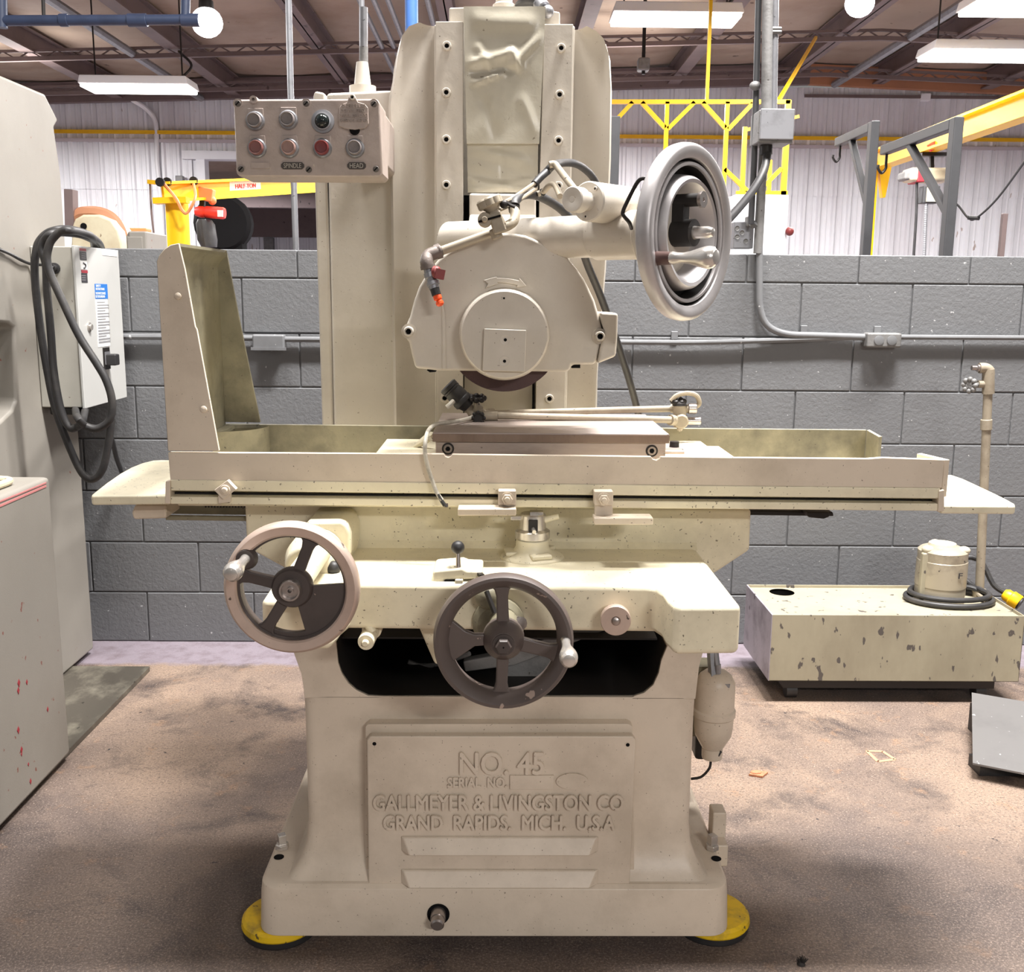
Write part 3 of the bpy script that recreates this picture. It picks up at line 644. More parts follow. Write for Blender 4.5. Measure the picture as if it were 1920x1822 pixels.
MB().cyl(P(1437, 268, yv), P(1437, 290, yv), mm(11, 1437, 280, yv), n=14).build('connector', BLACKMETAL, t)
fx = [P(1439, 288, yv-.01), P(1433, 318, yv-.05), P(1415, 352, yv-.12), P(1385, 390, yv-.25), P(1350, 425, yv-.4), P(1300, 455, yv-.7), P(1250, 470, yv-.95)]
MB().tube(fx, mm(7.5, 1420, 340, yv), 12).build('flexible_conduit', HOSE, t)
MB().box(P(1377, 415, YW+.03), P(1412, 466, YW+.03)+V((0, .07, 0))).build('outlet_box', GALV, t, bevel=.004)
for x, y in ((1382, 428), (1382, 444), (1391, 436), (1398, 452)): MB().lathe(P(x, y, YW+.03), FR, [(mm(4.5, x, y, YW), 0), (mm(4.5, x, y, YW), .004), (mm(3.4, x, y, YW), .002), (0, .002)], 12).build('knockout', BARE_GREY, t)
MB().box(P(1402, 405, YW-.0), P(1410, 424, YW)+V((0, .05, 0))).build('connector', BARE_GREY, t, bevel=.004)
MB().tube([P(1408, 424, YW-.01), P(1416, 420, YW-.02), P(1423, 430, YW-.022), P(1424, 460, YW-.022)], mm(6.5, 1420, 440, YW), 10).build('conduit_body', CONDUITP, t)

# ================================================================== THE GRINDER
g0 = P(935, 1720, 2.5)
G = thing('surface_grinder', (g0.x, 2.45, .045), 'large beige cast iron surface grinder with long table and three handwheels', 'machine')
ZB = .045
def base_ring(z, xl, xr, yf, yb, r, n=6):
    out = []
    for cx, cy, a0 in ((xr-r, yb-r, 0), (xl+r, yb-r, PI/2), (xl+r, yf+r, PI), (xr-r, yf+r, 1.5*PI)):
        for i in range(n+1):
            q = a0+PI/2*i/n; out.append(V((cx+r*math.cos(q), cy+r*math.sin(q), z)))
    return out
xL, xR = P(480, 1735, 2.13).x, P(1372, 1745, 2.13).x
bl, br = P(571, 1420, 2.2).x, P(1301, 1420, 2.2).x
zt = P(900, 1306, 2.2).z; zk0 = P(900, 1210, 2.2).z
YB_ = 2.80
mb = MB()
fz = .168
mb.loft([base_ring(ZB, xL, xR, 2.13, YB_, .05), base_ring(fz-.03, xL+.004, xR-.004, 2.132, YB_, .05), base_ring(fz-.008, xL+.006, xR-.006, 2.136, YB_, .05), base_ring(fz, xL+.013, xR-.013, 2.146, YB_-.01, .05)])
rings = []
for z, dx, dy in ((fz-.004, -.045, -.047), (fz+.012, -.03, -.034), (fz+.035, -.016, -.018), (fz+.07, -.004, -.007), (fz+.12, 0, 0), (zt-.05, 0, 0), (zt, -.001, 0)):
    rings.append(base_ring(z, bl+dx, br-dx, 2.2+dy, YB_-.02, .03))
mb.loft(rings)
zU = zk0+.002
Lp = [(630, 1203), (634, 1243), (641, 1263), (653, 1281), (668, 1294), (690, 1304.5), (720, 1306), (720, 1309), (571, 1309), (569, 1290), (565, 1264), (551, 1225), (549, 1203)]
Rp = [(1190, 1305), (1208, 1299), (1225, 1284), (1235, 1262), (1240, 1238), (1251, 1211), (1326, 1211), (1318, 1224), (1311, 1250), (1307, 1285), (1304, 1311), (1180, 1311)]
mb.ppoly(Lp, 2.2, YB_-.02); mb.ppoly(Rp, 2.2, YB_-.02)
boss = [(685, 1362), (692, 1357), (1178, 1357), (1186, 1362), (1190, 1690), (686, 1690)]
mb.ppoly(boss, 2.172, 2.22)
mb.build('base', PAINT, G, bevel=.007, seg=3)
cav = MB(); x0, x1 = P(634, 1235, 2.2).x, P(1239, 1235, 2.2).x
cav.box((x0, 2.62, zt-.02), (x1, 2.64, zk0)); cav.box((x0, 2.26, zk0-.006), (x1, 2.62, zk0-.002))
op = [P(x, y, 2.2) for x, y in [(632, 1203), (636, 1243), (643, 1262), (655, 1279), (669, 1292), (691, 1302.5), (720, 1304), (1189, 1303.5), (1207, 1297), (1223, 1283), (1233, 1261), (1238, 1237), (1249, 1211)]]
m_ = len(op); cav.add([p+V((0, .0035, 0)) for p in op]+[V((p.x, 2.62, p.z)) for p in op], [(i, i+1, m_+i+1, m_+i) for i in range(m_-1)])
cav.build('cavity_shade_lining', OIL_AND_SHADE, G)  # oily inside; lining also carries the opening's unlit darkness in its colour
# anchor bolts, holes, drain, tie block
for (x, y), (hx, hy) in (((529, 1590), (523, 1607)), ((1335, 1591), (1343, 1610))):
    p = PZ(x, y, fz); mb = MB(); hexnut(mb, p, .017, (0, 0, 1), .014); mb.obox(p+V((0, 0, .024)), (.0085, .004, 0), (-.004, .0085, 0), (0, 0, .013)); mb.build('anchor_bolt', CHROME, G, bevel=.0015)
    q = PZ(hx, hy, fz); MB().lathe(q, (0, 0, 1), [(.012, .0005), (.012, .0015), (.010, .001), (0, .001)], 18).build('bolt_hole', DARK, G)
q = P(822, 1713, 2.131); r = mm(21, 822, 1713, 2.13)
mb = MB().lathe(q, FR, [(r, .0), (r, .003), (r*.92, .002), (0, .002)], 28); mb.build('drain_recess', DARK, G)
mb = MB().lathe(q+V((0, .01, .004)), V((0, -1, -.12)), [(mm(14, 822, 1713, 2.13), 0), (mm(14, 822, 1713, 2.13), .034), (mm(12.6, 822, 1713, 2.13), .034), (mm(12.6, 822, 1713, 2.13), .05), (mm(10, 822, 1713, 2.13), .054), (0, .054)], 20); mb.build('drain_pipe', STEEL, G)
MB().box(P(1337, 1524, 2.36), P(1359, 1600, 2.36)+V((0, .05, 0))).box(P(1342, 1585, 2.32), P(1364, 1625, 2.32)+V((0, .09, 0))).build('tie_block', PAINT, G, bevel=.004)

# ---- access panel with the cast lettering
YPN = 2.148
pan = MB().ppoly([(688, 1388), (694, 1380), (1186, 1380), (1192, 1388), (1180, 1674), (1172, 1682), (698, 1678), (691, 1671)], YPN, 2.172).build('access_panel', PAINT, G, bevel=.004)
ptext('NO. 45', 863, 1409, 1019, 1450, YPN-.001, .0065, PAINT, pan, bold=.0011)
ptext('SERIAL  NO.', 840, 1457, 950, 1475, YPN-.001, .0035, PAINT, pan, bold=.0011)
ptext('GALLMEYER & LIVINGSTON CO', 701, 1489, 1168, 1517, YPN-.001, .0065, PAINT, pan, bold=.0011)
ptext('GRAND  RAPIDS.  MICH.  U.S.A', 720, 1527, 1152, 1554, YPN-.001, .0065, PAINT, pan, bold=.0011)
MB().ppoly([(956, 1454), (1039, 1454), (1038, 1480), (956, 1480)], YPN-.0045, YPN+.002).build('serial_plate', PAINT, pan, bevel=.001)
ov = [(1073+30*math.cos(2*PI*i/36), 1465+15*math.sin(2*PI*i/36)) for i in range(36)]
MB().ppoly(ov, YPN-.0045, YPN+.002).build('oval_plate', PAINT, pan)
for x in (1048, 1097): MB().lathe(P(x, 1466, YPN-.0045), FR, [(.003, 0), (.002, .0015), (0, .002)], 10).build('rivet', PAINT, pan)
for x, y in ((702, 1394), (1177, 1396), (703, 1668), (1166, 1670)):
    q = P(x, y, YPN); mb = MB().lathe(q, FR, [(.0065, 0), (.0065, .0008), (.0045, .0008)], 14); mb.mi = 1; mb.lathe(q, FR, [(.0045, .0006), (0, .0006)], 14); mb.build('panel_screw', [PAINT, DARK], pan)
for (y0, y1, y2) in ((1566, 1588, 1607), (1628, 1650, 1668)):
    yo = YPN-.026
    tl, tr = P(751, y0, YPN), P(1123, y0+1, YPN); bl_, br_ = P(752, y2-12, YPN), P(1122, y2-11, YPN)
    il, ir = P(768, y2-2, yo), P(1104, y2-2, yo); sl, sr = P(756, y0+4, YPN-.006), P(1118, y0+4, YPN-.006)
    mb = MB().add([tl, tr, bl_, br_, il, ir, sl, sr], [(0, 1, 7, 6), (6, 7, 5, 4), (0, 6, 4, 2), (1, 3, 5, 7), (2, 4, 5, 3), (0, 2, 3, 1)])
    mb.build('louver', PAINT, pan, bevel=.003)

# ---- knee casting
zk = P(1300, 1027, 2.25).z; hk = zk-P(1000, 1172, 1.985).z
plan = [(557, 1021), (1306, 1027), (1391, 1134), (1266, 1135), (1252, 1122), (1243, 1108), (1226, 1098), (656, 1092), (640, 1104), (632, 1114), (618, 1126), (489, 1124)]
pts = [PZ(x, y, zk) for x, y in plan]; pts[0].y = 2.3; pts[1].y = 2.3
MB().prism(pts, (0, 0, -hk)).build('knee', PAINT_OILY, G, bevel=.013, seg=4)
zs = P(1000, 1076, 2.25).z
MB().ppoly([(458, 940), (1409, 955), (1406, 1032), (1342, 1074), (1300, 1084), (560, 1080), (462, 1027)], 2.25, 2.9).build('saddle', PAINT_OILY, G, bevel=.008, seg=3)
fil = MB(); a, b = P(560, 1021, 2.25), P(1305, 1027, 2.25)
fil.prism([a+V((0, .004, .016)), a+V((0, -.006, .006)), a+V((0, -.018, -.002)), a+V((0, .01, -.004))], b-a); fil.build('fillet_bead', PAINT_OILY, G)

# ---- table, end wings, guards
YT = 2.13
tb_ = MB()
tb_.ppoly([(319, 899), (1764, 915), (1763, 935), (320, 920)], YT, YT+.06)
tb_.ppoly([(319, 931), (1763, 944), (1761, 958), (319, 945)], YT, YT+.06)
zt0, zt1 = P(1000, 957, YT).z, P(1000, 902, YT).z
xa, xb = P(322, 930, YT).x, P(1760, 940, YT).x
tb_.box((xa, YT+.035, zt0-.002), (xb, 2.60, zt1-.032))
xa2, xb2 = P(705, 840, 2.3).x, P(1349, 850, 2.3).x; ztt = P(750, 836, 2.4).z
tb_.box((xa2, 2.27, zt1-.04), (xb2, 2.52, ztt)); tb_.box((xa2+.02, 2.25, zt1-.04), (xb2+.05, 2.54, ztt-.015))
table = tb_.build('table', PAINT_OILY, G, bevel=.0025)
MB().ppoly([(320, 922), (1763, 937), (1762, 943), (320, 930)], YT+.028, YT+.034).build('slot_shadow_strip', OIL_AND_SHADE, G, label='dark bottom of the table slot')
fg = [(315, 848), (832, 851), (835, 856), (841, 857.5), (846, 855), (848, 851.5), (1221, 856), (1224, 861), (1231, 863), (1237, 860), (1239, 856.5), (1628, 860), (1655, 858), (1771, 862), (1766, 915), (319, 900)]
MB().ppoly(fg, YT+.002, YT+.016).build('front_guard', PAINT, G, bevel=.0015)
YBk = 2.60
zg = P(1625, 806, YBk).z; zlow = P(1000, 885, YBk).z
p0, p1 = P(405, 795, YBk), P(1625, 806, YBk); p2 = P(1648, 819, 2.485)
zb_ = zt1-.034
bgm = MB(); bgm.prism([V((p0.x, YBk, zb_)), V((p1.x, YBk, zb_)), V((p1.x, YBk, p1.z)), V((p0.x, YBk, p0.z))], (0, .012, 0))
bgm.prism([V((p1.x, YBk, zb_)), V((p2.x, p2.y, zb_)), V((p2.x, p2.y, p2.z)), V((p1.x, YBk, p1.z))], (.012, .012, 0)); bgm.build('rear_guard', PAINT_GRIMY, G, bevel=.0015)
q0, q1 = P(1771, 862, YT+.006), P(1719, 850, 2.225)
MB().prism([V((q0.x, q0.y, zt1-.03)), V((q1.x, q1.y, zt1-.03)), V((q1.x, q1.y, q0.z)), V((q0.x, q0.y, q0.z))], (.013, .004, 0)).build('end_guard', PAINT, G, bevel=.0015)
def wing(px, zpx, th, nm):
    z = P(*zpx).z
    w_ = [PZ(x, y, z) for x, y in px]; w_[1].x = w_[0].x
    MB().prism(w_, (0, 0, -th)).build(nm, PAINT_OILY, G, bevel=.005, seg=3)
wing([(319, 928), (319, 863), (303, 862), (285, 863), (265, 868), (245, 876), (225, 887), (200, 904), (172, 926), (171, 929)], (250, 928, YT), .021, 'table_wing')
wing([(1765, 947), (1765, 886), (1785, 890), (1806, 897), (1830, 908), (1858, 921), (1885, 934), (1903, 944), (1904, 948)], (1830, 947, YT), .019, 'table_wing')
MB().ppoly([(310, 902), (319, 900), (319, 945), (309, 944)], YT-.003, YT+.1).build('wing_bracket', PAINT, G, bevel=.002)
MB().ppoly([(1761, 920), (1771, 918), (1771, 958), (1759, 960)], YT-.004, YT+.1).build('wing_bracket', PAINT, G, bevel=.002)
MB().ppoly([(253, 946), (312, 946), (312, 972), (250, 974), (246, 962)], 2.2, 2.3).build('rack_bracket', PAINT, G, bevel=.005)
mb = MB(); mb.ppoly([(312, 948), (462, 950), (462, 965), (312, 963)], 2.3, 2.33)
a_, b_ = P(312, 970, 2.28), P(465, 972, 2.28); mb.tube([a_, b_], .006, 8, smooth=False); mb.build('rack_cover', PAINT_GRIMY, G)
for i in range(14): MB().box(P(384+i*5.6, 947.5, 2.298), P(386.8+i*5.6, 951.5, 2.298)+V((0, .004, 0))).build('rack_tooth_slot', OIL_AND_SHADE, G)
mb = MB(); mb.ppoly([(1405, 957), (1562, 960), (1564, 968), (1405, 966)], 2.3, 2.36); mb.ppoly([(1513, 960), (1555, 960), (1556, 969), (1545, 973), (1516, 970)], 2.26, 2.36); mb.build('stop_rail', OIL_AND_SHADE, G, bevel=.003)

# tall splash shield at the left end
YS0, YS1 = YT+.002, 2.575
shp = [(335, 456), (347, 506), (366, 612), (369, 617), (411, 845), (315, 845), (294, 490), (299, 478), (308, 467), (320, 459)]
sh = MB(); sh.ppoly(shp, YS0, YS0+.008); shield = sh.build('splash_shield', PAINT, G, bevel=.0015)
# inner side and top sheet follow the same outline to the back edge
fr_ = [P(x, y, YS0+.006) for x, y in ((315, 845), (303, 640), (294, 490), (299, 478), (308, 467), (320, 459), (335, 456))]
xs_s = (fr_[0].x+fr_[2].x)/2
bk = []
for i, p in enumerate(fr_): bk.append(V((p.x, YS1, p.z)))
bk[-1] = V((P(425, 473, YS1).x, YS1, fr_[-1].z+.004)); fr2 = fr_[:]
fr2[-1] = V((fr_[-1].x, YS0+.006, fr_[-1].z))
mb = MB(); n = len(fr_); vs = fr2+bk; off = [V((.006, 0, 0))]*3+[V((.004, 0, -.004))]*2+[V((0, 0, -.006))]*2
vs2 = [p+o for p, o in zip(vs, off+off)]
fs = [(i, i+1, n+i+1, n+i) for i in range(n-1)]
mb.add(vs+vs2, fs+[(2*n+a, 2*n+d, 2*n+c, 2*n+b) for a, b, c, d in fs]+[(0, n, 3*n, 2*n), (n-1, 3*n-1, 4*n-1, 2*n-1)]+[(n+i, n+i+1, 3*n+i+1, 3*n+i) for i in range(n-1)])
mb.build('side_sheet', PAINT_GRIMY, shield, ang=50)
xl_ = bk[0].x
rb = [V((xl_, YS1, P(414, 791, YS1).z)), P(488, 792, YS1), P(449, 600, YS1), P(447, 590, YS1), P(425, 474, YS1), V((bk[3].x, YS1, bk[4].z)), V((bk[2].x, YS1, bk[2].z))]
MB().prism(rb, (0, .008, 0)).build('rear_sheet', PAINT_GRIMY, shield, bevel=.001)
lg = MB(); z_ = P(450, 795, YS1).z
lg.prism([P(406, 812, 2.46), P(425, 806, 2.50), P(440, 797, 2.55), V((P(486, 796, YS1).x, YS1, z_)), V((xl_, YS1, z_)), V((xl_, 2.40, z_))], (0, 0, -.008)); lg.build('inner_ledge', PAINT_GRIMY, shield)
cv = MB(); pts_ = []
for i in range(9):
    q = PI/2*i/8; pts_.append((xl_+.005+.11*math.sin(q), YS1-.13+.13*(1-math.cos(q)) if False else YS1-.12*math.cos(q)))
nn = len(pts_); cv.add([V((x, y, zb_)) for x, y in pts_]+[V((x, y, z_-.004)) for x, y in pts_], [(i, i+1, nn+i+1, nn+i) for i in range(nn-1)]); cv.build('curved_corner', PAINT_GRIMY, shield)
for x, y in ((382, 767), (334, 555)): MB().lathe(P(x, y, YS0), FR, [(.008, 0), (.0065, .004), (.003, .0055), (0, .006)], 12).build('shield_rivet', PAINT, shield)

# dog clamp and trip dogs on the front slot
c = P(424, 917, YT-.012); r = mm(16, 424, 917, YT)
mb = MB(); mb.obox(c, V((.80, 0, .6))*r, V((-.5, 0, .55))*r, V((0, .008, 0))); mb.obox(P(422, 934, YT-.006), V((.9, 0, .1))*r*.8, V((0, 0, 1))*r*.5, V((0, .006, 0)))
mb.lathe(c+V((0, -.006, 0)), FR, [(.011, 0), (.011, .006), (.006, .006), (.006, .012), (0, .013)], 14); mb.build('dog_clamp', PAINT, G, bevel=.0015)
def trip(x0, x1, y0, ystem, fx0, fx1, fy0, fy1):
    mb = MB(); mb.ppoly([(x0, y0), (x1, y0), (x1, y0+27), (x0, y0+27)], YT-.03, YT-.002); mb.ppoly([(x0+1, y0+24), (x1-1, y0+24), (x1-1, ystem), (x0+1, ystem)], YT-.022, YT-.006)
    mb.ppoly([(fx0, fy0), (fx1, fy0), (fx1, fy1), (fx0, fy1)], YT-.05, YT-.006); o = mb.build('trip_dog', PAINT, G, bevel=.0025)
    q = P((x0+x1)/2, y0+15, YT-.03); nb = MB(); nb.lathe(q, FR, [(.014, 0), (.014, .003), (.010, .003)], 16); hexnut(nb, q, .0115, FR, .009); nb.lathe(q, FR, [(.006, .009), (.005, .015), (0, .016)], 12); nb.build('dog_bolt', PAINT, o)
trip(934, 968, 920, 962, 858, 968, 954, 967); trip(1114, 1150, 921, 972, 1114, 1225, 971, 984)

# ---- magnetic chuck
ch = MB(); zc_ = P(1030, 812, 2.22).z
ybk = PZ(1000, 775, zc_).y
xl2, xr2 = P(811, 811, 2.22).x, P(1255, 815, 2.22).x; zp = P(1030, 830, 2.22).z
ch.box((xl2, 2.22, zp), (xr2, ybk, zc_)); chuck = ch.build('magnetic_chuck', CHUCK, G, bevel=.002)
bd = MB(); bd.box((xl2, 2.2175, zp+.001), (xr2, 2.2205, zc_-.003)); bd.build('front_band', CHUCKTOP, chuck)
MB().box((xl2+.006, 2.225, ztt-.02), (xr2-.006, ybk-.01, zp)).build('chuck_body', CHUCK, chuck, bevel=.002)
for x, y in ((840, 841), (1222, 845)):
    q = P(x, y, 2.225); mb = MB().lathe(q, FR, [(.0135, 0), (.0135, .001), (.0105, .001)], 20); mb.mi = 1; mb.lathe(q, FR, [(.0105, .0005), (.010, .0005)], 20); mb.mi = 2; mb.lathe(q, FR, [(.0098, .001), (.0095, .003), (.0055, .003)], 18); mb.mi = 1; mb.lathe(q, FR, [(.0055, .002), (0, .002)], 6); mb.build('chuck_bolt', [BLACKMETAL, DARK, STEEL], chuck)
q = P(1264, 845, 2.36); mb = MB().lathe(q, (0, 0, 1), [(0, 0), (.022, 0), (.022, .004), (.012, .006), (.011, .022), (0, .023)], 16); mb.build('clamp_bolt', BLACKMETAL, chuck)
mb = MB().box((xr2, 2.30, ztt-.004), (xr2+.05, 2.42, ztt+.008)); mb.build('clamp_block', CHUCK, chuck, bevel=.003)
MB().tube([P(770, 844, 2.4), P(785, 834, 2.38), P(806, 822, 2.36)], .007, 8).bar(P(776, 842, 2.45), P(810, 812, 2.5), .02, .008).build('table_strap', PAINT_OILY, G)

# ---- column
def down(px, Y, zb=.06):
    p = [P(x, y, Y) for x, y in px]; p[0].z = zb; p[-1].z = zb; return p
YC = 2.84
col = MB()
col.prism(down([(1055, 800), (1055, 90), (1070, 50), (1100, 53), (1122, 62), (1138, 80), (1146, 110), (1149, 170), (1147, 300), (1138, 500), (1122, 700), (1121, 800)], YC), (0, .45, 0))
col.prism(down([(738, 800), (730, 300), (726, 210), (728, 178), (734, 152), (737, 125), (742, 100), (748, 76), (757, 58), (770, 49), (790, 46), (822, 45), (840, 90), (840, 800)], YC), (0, .45, 0))
column = col.build('column', PAINT_UP, G, bevel=.022, seg=4)
def cove(rows, sgn, nm):
    n = 14; vs = []
    for y, xi, xo in rows:
        for k in range(n+1):
            u = k/n; p = P(xi+(xo-xi)*u, y, YC); vs.append(V((p.x, YC-.006-.05*(max(0, u-.12)/.88)**2.2+(.052*((u-.9)/.1)**2 if u > .9 else 0), p.z)))
    MB().add(vs, [(j*(n+1)+k, j*(n+1)+k+1, (j+1)*(n+1)+k+1, (j+1)*(n+1)+k) for j in range(len(rows)-1) for k in range(n)]).build(nm, PAINT_UP, G, ang=70)
cove([(57, 1074, 1100), (66, 1076, 1118), (80, 1077, 1133), (110, 1077, 1143), (170, 1075, 1146.5), (300, 1072, 1144.5), (500, 1066, 1136), (700, 1058, 1120), (810, 1056, 1116)], 1, 'column_cove')
cove([(50, 818, 786), (57, 818, 766), (75, 817.5, 752), (110, 817, 744), (150, 817, 738), (200, 817, 729.5), (300, 818, 733), (500, 819, 736), (810, 822, 741)], -1, 'column_cove')
MB().prism(down([(626, 800), (612, 180), (613, 174), (722, 169), (742, 169), (742, 800)], 2.87), (0, .4, 0)).build('electrical_bay', PAINT_UP, G, bevel=.01, seg=3)
MB().prism(down([(607, 800), (590, 345), (587, 180), (590, 170), (609, 174), (624, 800)], 2.875), (0, .38, 0)).build('bay_cover', PAINT_UP, G, bevel=.006, seg=2)
MB().prism(down([(814, 800), (814, 46), (842, 42), (842, 14), (868, 13), (1023, 18), (1050, 22), (1050, 46), (1078, 48), (1060, 800)], 2.80), (0, .35, 0)).build('way_block', PAINT_UP, G, bevel=.004)
YG = 2.745
rl = MB().prism(down([(820, 800), (816.5, 40), (868.5, 40), (868, 800)], YG), (0, .05, 0)).build('guide_rail', PAINT_UP, G, bevel=.002)
rr_ = MB().prism(down([(999, 800), (1012, 342), (1020, 45), (1075, 45), (1070, 342), (1053, 800)], YG), (0, .05, 0)).build('guide_rail', PAINT_UP, G, bevel=.002)
for x, y in ((838, 87), (837, 174), (837, 262), (837, 347), (837, 432), (834, 746)): socket_bolt(P(x, y, YG), mm(8.3, x, y, YG), FR, rl, .010)
for x, y in ((1052, 91), (1049, 178), (1047, 264), (1047, 349), (1030, 747)): socket_bolt(P(x, y, YG), mm(8.3, x, y, YG), FR, rr_, .010)
# wrinkled way cover and its lower flap
def wrinkle(px0, py0, px1, py1, px2, px3, Y, nx, nz, creases, nm, m):
    vs = []; creases = [q[:4]+(q[4]*.6, q[5]*1.1) for q in creases]
    for j in range(nz+1):
        for i in range(nx+1):
            u, v = i/nx, j/nz
            x = (px0+(px1-px0)*u)*(1-v)+(px2+(px3-px2)*u)*v; y = py0+(py1-py0)*v
            p = P(x, y, Y); d = 0
            for ax_, ay_, bx_, by_, amp, wd in creases:
                t = max(0, min(1, ((u-ax_)*(bx_-ax_)+(v-ay_)*(by_-ay_))/((bx_-ax_)**2+(by_-ay_)**2+1e-9)))
                dd = math.hypot((u-ax_-(bx_-ax_)*t), (v-ay_-(by_-ay_)*t)*1.6); d += amp*math.exp(-(dd/wd)**2)
            d += .0006*math.sin(9*u+3*math.sin(7*v))
            edge = min(1, min(u, 1-u)*8); vs.append(V((p.x, Y-d*edge, p.z)))
    mb = MB().add(vs, [(j*(nx+1)+i, j*(nx+1)+i+1, (j+1)*(nx+1)+i+1, (j+1)*(nx+1)+i) for j in range(nz) for i in range(nx)])
    # turned-in rim gives the sheet its thickness
    k = len(vs); rim = [j*(nx+1) for j in range(nz+1)]+[nz*(nx+1)+i for i in range(1, nx+1)]+[j*(nx+1)+nx for j in range(nz-1, -1, -1)]+[i for i in range(nx-1, 0, -1)]
    s0 = len(mb.v); mb.v += [vs[i]+V((0, .03, 0)) for i in rim]; L = len(rim)
    for i in range(L): mb.f.append((rim[i], rim[(i+1) % L], s0+(i+1) % L, s0+i)); mb.m.append(0)
    return mb.build(nm, m, G, ang=60)
SHEENP = mat('glossy_cover_paint', (184, 178, 162), .27, 0, (150, 142, 126), .25, 5, .2, (110, 100, 86), 60, .0007, 40)
wrinkle(869, 12, 1023, 269, 875, 1011, YG-.004, 34, 48, [(.0, .42, .6, .34, .014, .05), (.1, .48, .62, .46, -.010, .04), (.6, .34, .68, .44, .016, .05), (.18, .30, .32, .44, .010, .05), (.95, .22, .62, .42, .012, .05), (.1, .56, .5, .48, .012, .03), (.2, .1, .8, .12, .010, .09), (.75, .68, .95, .9, .006, .06), (.25, .7, .4, .95, -.004, .07)], 'way_cover', SHEENP)
wrinkle(876, 271, 1009, 361, 877, 1008, YG+.012, 24, 16, [(0, .95, 1, .92, .010, .10), (.05, .75, .5, .86, .007, .08), (.5, .86, 1, .7, .007, .08), (.2, .15, .7, .3, .005, .15), (.49, 0, .5, 1, -.004, .03)], 'cover_flap', SHEENP)
for gp, ya in (([(869, 366), (880, 366), (880, 430), (869, 430)], YG+.046), ([(1003, 366), (1013, 366), (1011, 430), (1003, 430)], YG+.046), ([(867, 700), (870, 700), (869, 800), (866, 800)], YG+.01), ([(999, 700), (1003, 700), (1001, 800), (998, 800)], YG+.01)): MB().ppoly(gp, ya, YG+.05).build('way_gap', DARK, G)
# top fittings
q = P(945, 16, 2.9); mb = MB().lathe(q, (0, 0, 1), [(.030, -.02), (.030, .008), (.022, .014), (.022, .022)], 20); mb.build('oil_cap', PAINT_UP, G)
mb = MB().lathe(q, (0, 0, 1), [(.020, 0)]+[(.022 if i % 2 else .019, .02+.005*i) for i in range(14)]+[(0, .09)], 18); mb.build('threaded_pipe', GALV, G)
MB().tube([P(972, 40, 2.95), P(974, 14, 2.9), P(985, 4, 2.86), P(1000, 2, 2.83), P(1016, 8, 2.81), P(1024, 20, 2.80), P(1030, 36, 2.82)], .014, 12).build('top_hose', HOSE, G)
mb = MB(); mb.tube([P(1012, 6, 2.80), P(1020, 16, 2.78)], .018, 12, smooth=False); mb.ball(P(1027, 22, 2.77), .016, 12); mb.bar(P(1010, 20, 2.78), P(1030, 28, 2.77), .012); mb.build('hose_clamp', GALV, G)
q = PZ(680, 165, P(680, 165, 2.95).z); mb = MB().lathe(q, (0, 0, 1), [(0, -.02), (mm(25, 680, 165, 2.95), -.02), (mm(25, 680, 165, 2.95), .004), (mm(16, 680, 160, 2.95), .006), (mm(11, 680, 120, 2.95), .066), (0, .066)], 24); mb.build('post_cap', PAINT_UP, G)
mb = MB().cyl(P(682, 124, 2.95), P(682, 14, 2.95), mm(7.5, 682, 60, 2.95), n=14); mb.build('rising_pipe', GALV, G)
mb = MB().cyl(P(682, 120, 2.95), P(682, 88, 2.95), mm(8, 682, 60, 2.95), n=14); mb.build('pipe_sleeve', BARE_GREY, G)

# ---- wheel head
YH = 2.22
hd = MB(); hd.ppoly([(880, 362), (1005, 364), (1005, 480), (880, 480)], 2.68, 2.81); hd.ppoly([(880, 440), (1008, 441), (1008, 700), (874, 700)], 2.5, 2.81)
hd.lathe(P(945, 610, 2.34), (0, 1, 0), [(.085, 0), (.085, .2), (0, .2)], 32); hd.prism([P(880, 402, 2.68), P(1005, 403, 2.68), P(1008, 438, 2.55), P(876, 438, 2.55)], (0, .1, 0)); hd.build('wheel_head', PAINT_UP, G, bevel=.006)
mb = MB(); mb.box(P(873, 427, 2.37), P(979, 436, 2.37)+V((0, .14, 0))); mb.box(P(866, 433, 2.39), P(890, 456, 2.39)+V((0, .05, 0))); mb.box(P(877, 424, 2.41), P(885, 429, 2.41)+V((0, .02, 0))); mb.build('head_flange', IRON, G, bevel=.003)
go = [(757, 617), (763, 606), (768.5, 594), (776, 565), (786, 537), (803, 509), (823, 485), (842, 470), (863, 457), (886, 446), (911, 440), (931, 437), (951, 437), (968, 438), (985, 441), (1000, 447), (1014, 454), (1034, 463), (1054, 474), (1069, 489), (1082, 505), (1095, 523), (1105, 543), (1115, 564), (1122, 588), (1126, 604), (1130, 620), (1127, 640), (1120, 672), (1116, 683), (1072, 684), (1068, 695), (1060, 697), (822, 695), (778.5, 690), (772, 665), (767, 642), (758, 630)]
guard = MB().ppoly(go, YH, YH+.135).build('wheel_guard', PAINT_UP, G, bevel=.008, seg=3)
MB().ppoly([(1124, 585), (1159, 587), (1158, 630), (1155, 668), (1120, 682), (1126, 650), (1134, 622), (1128, 604)], YH-.012, YH+.10).build('spray_spout', PAINT_UP, guard, bevel=.006)
q = P(946, 626, YH); R_ = mm(82, 946, 626, YH)
mb = MB().lathe(q, FR, [(R_*1.06, -.004), (R_*1.035, .002), (R_*1.012, .008), (R_, .018), (R_, .042), (R_*.985, .049), (R_*.95, .052), (0, .052)], 56); mb.build('hub_cover', PAINT_UP, guard)
YQ = YH-.052
sp = MB().ppoly([(908, 616), (987, 619), (984, 697), (905, 695)], YQ-.012, YQ+.004).build('square_plate', PAINT_UP, guard, bevel=.0015)
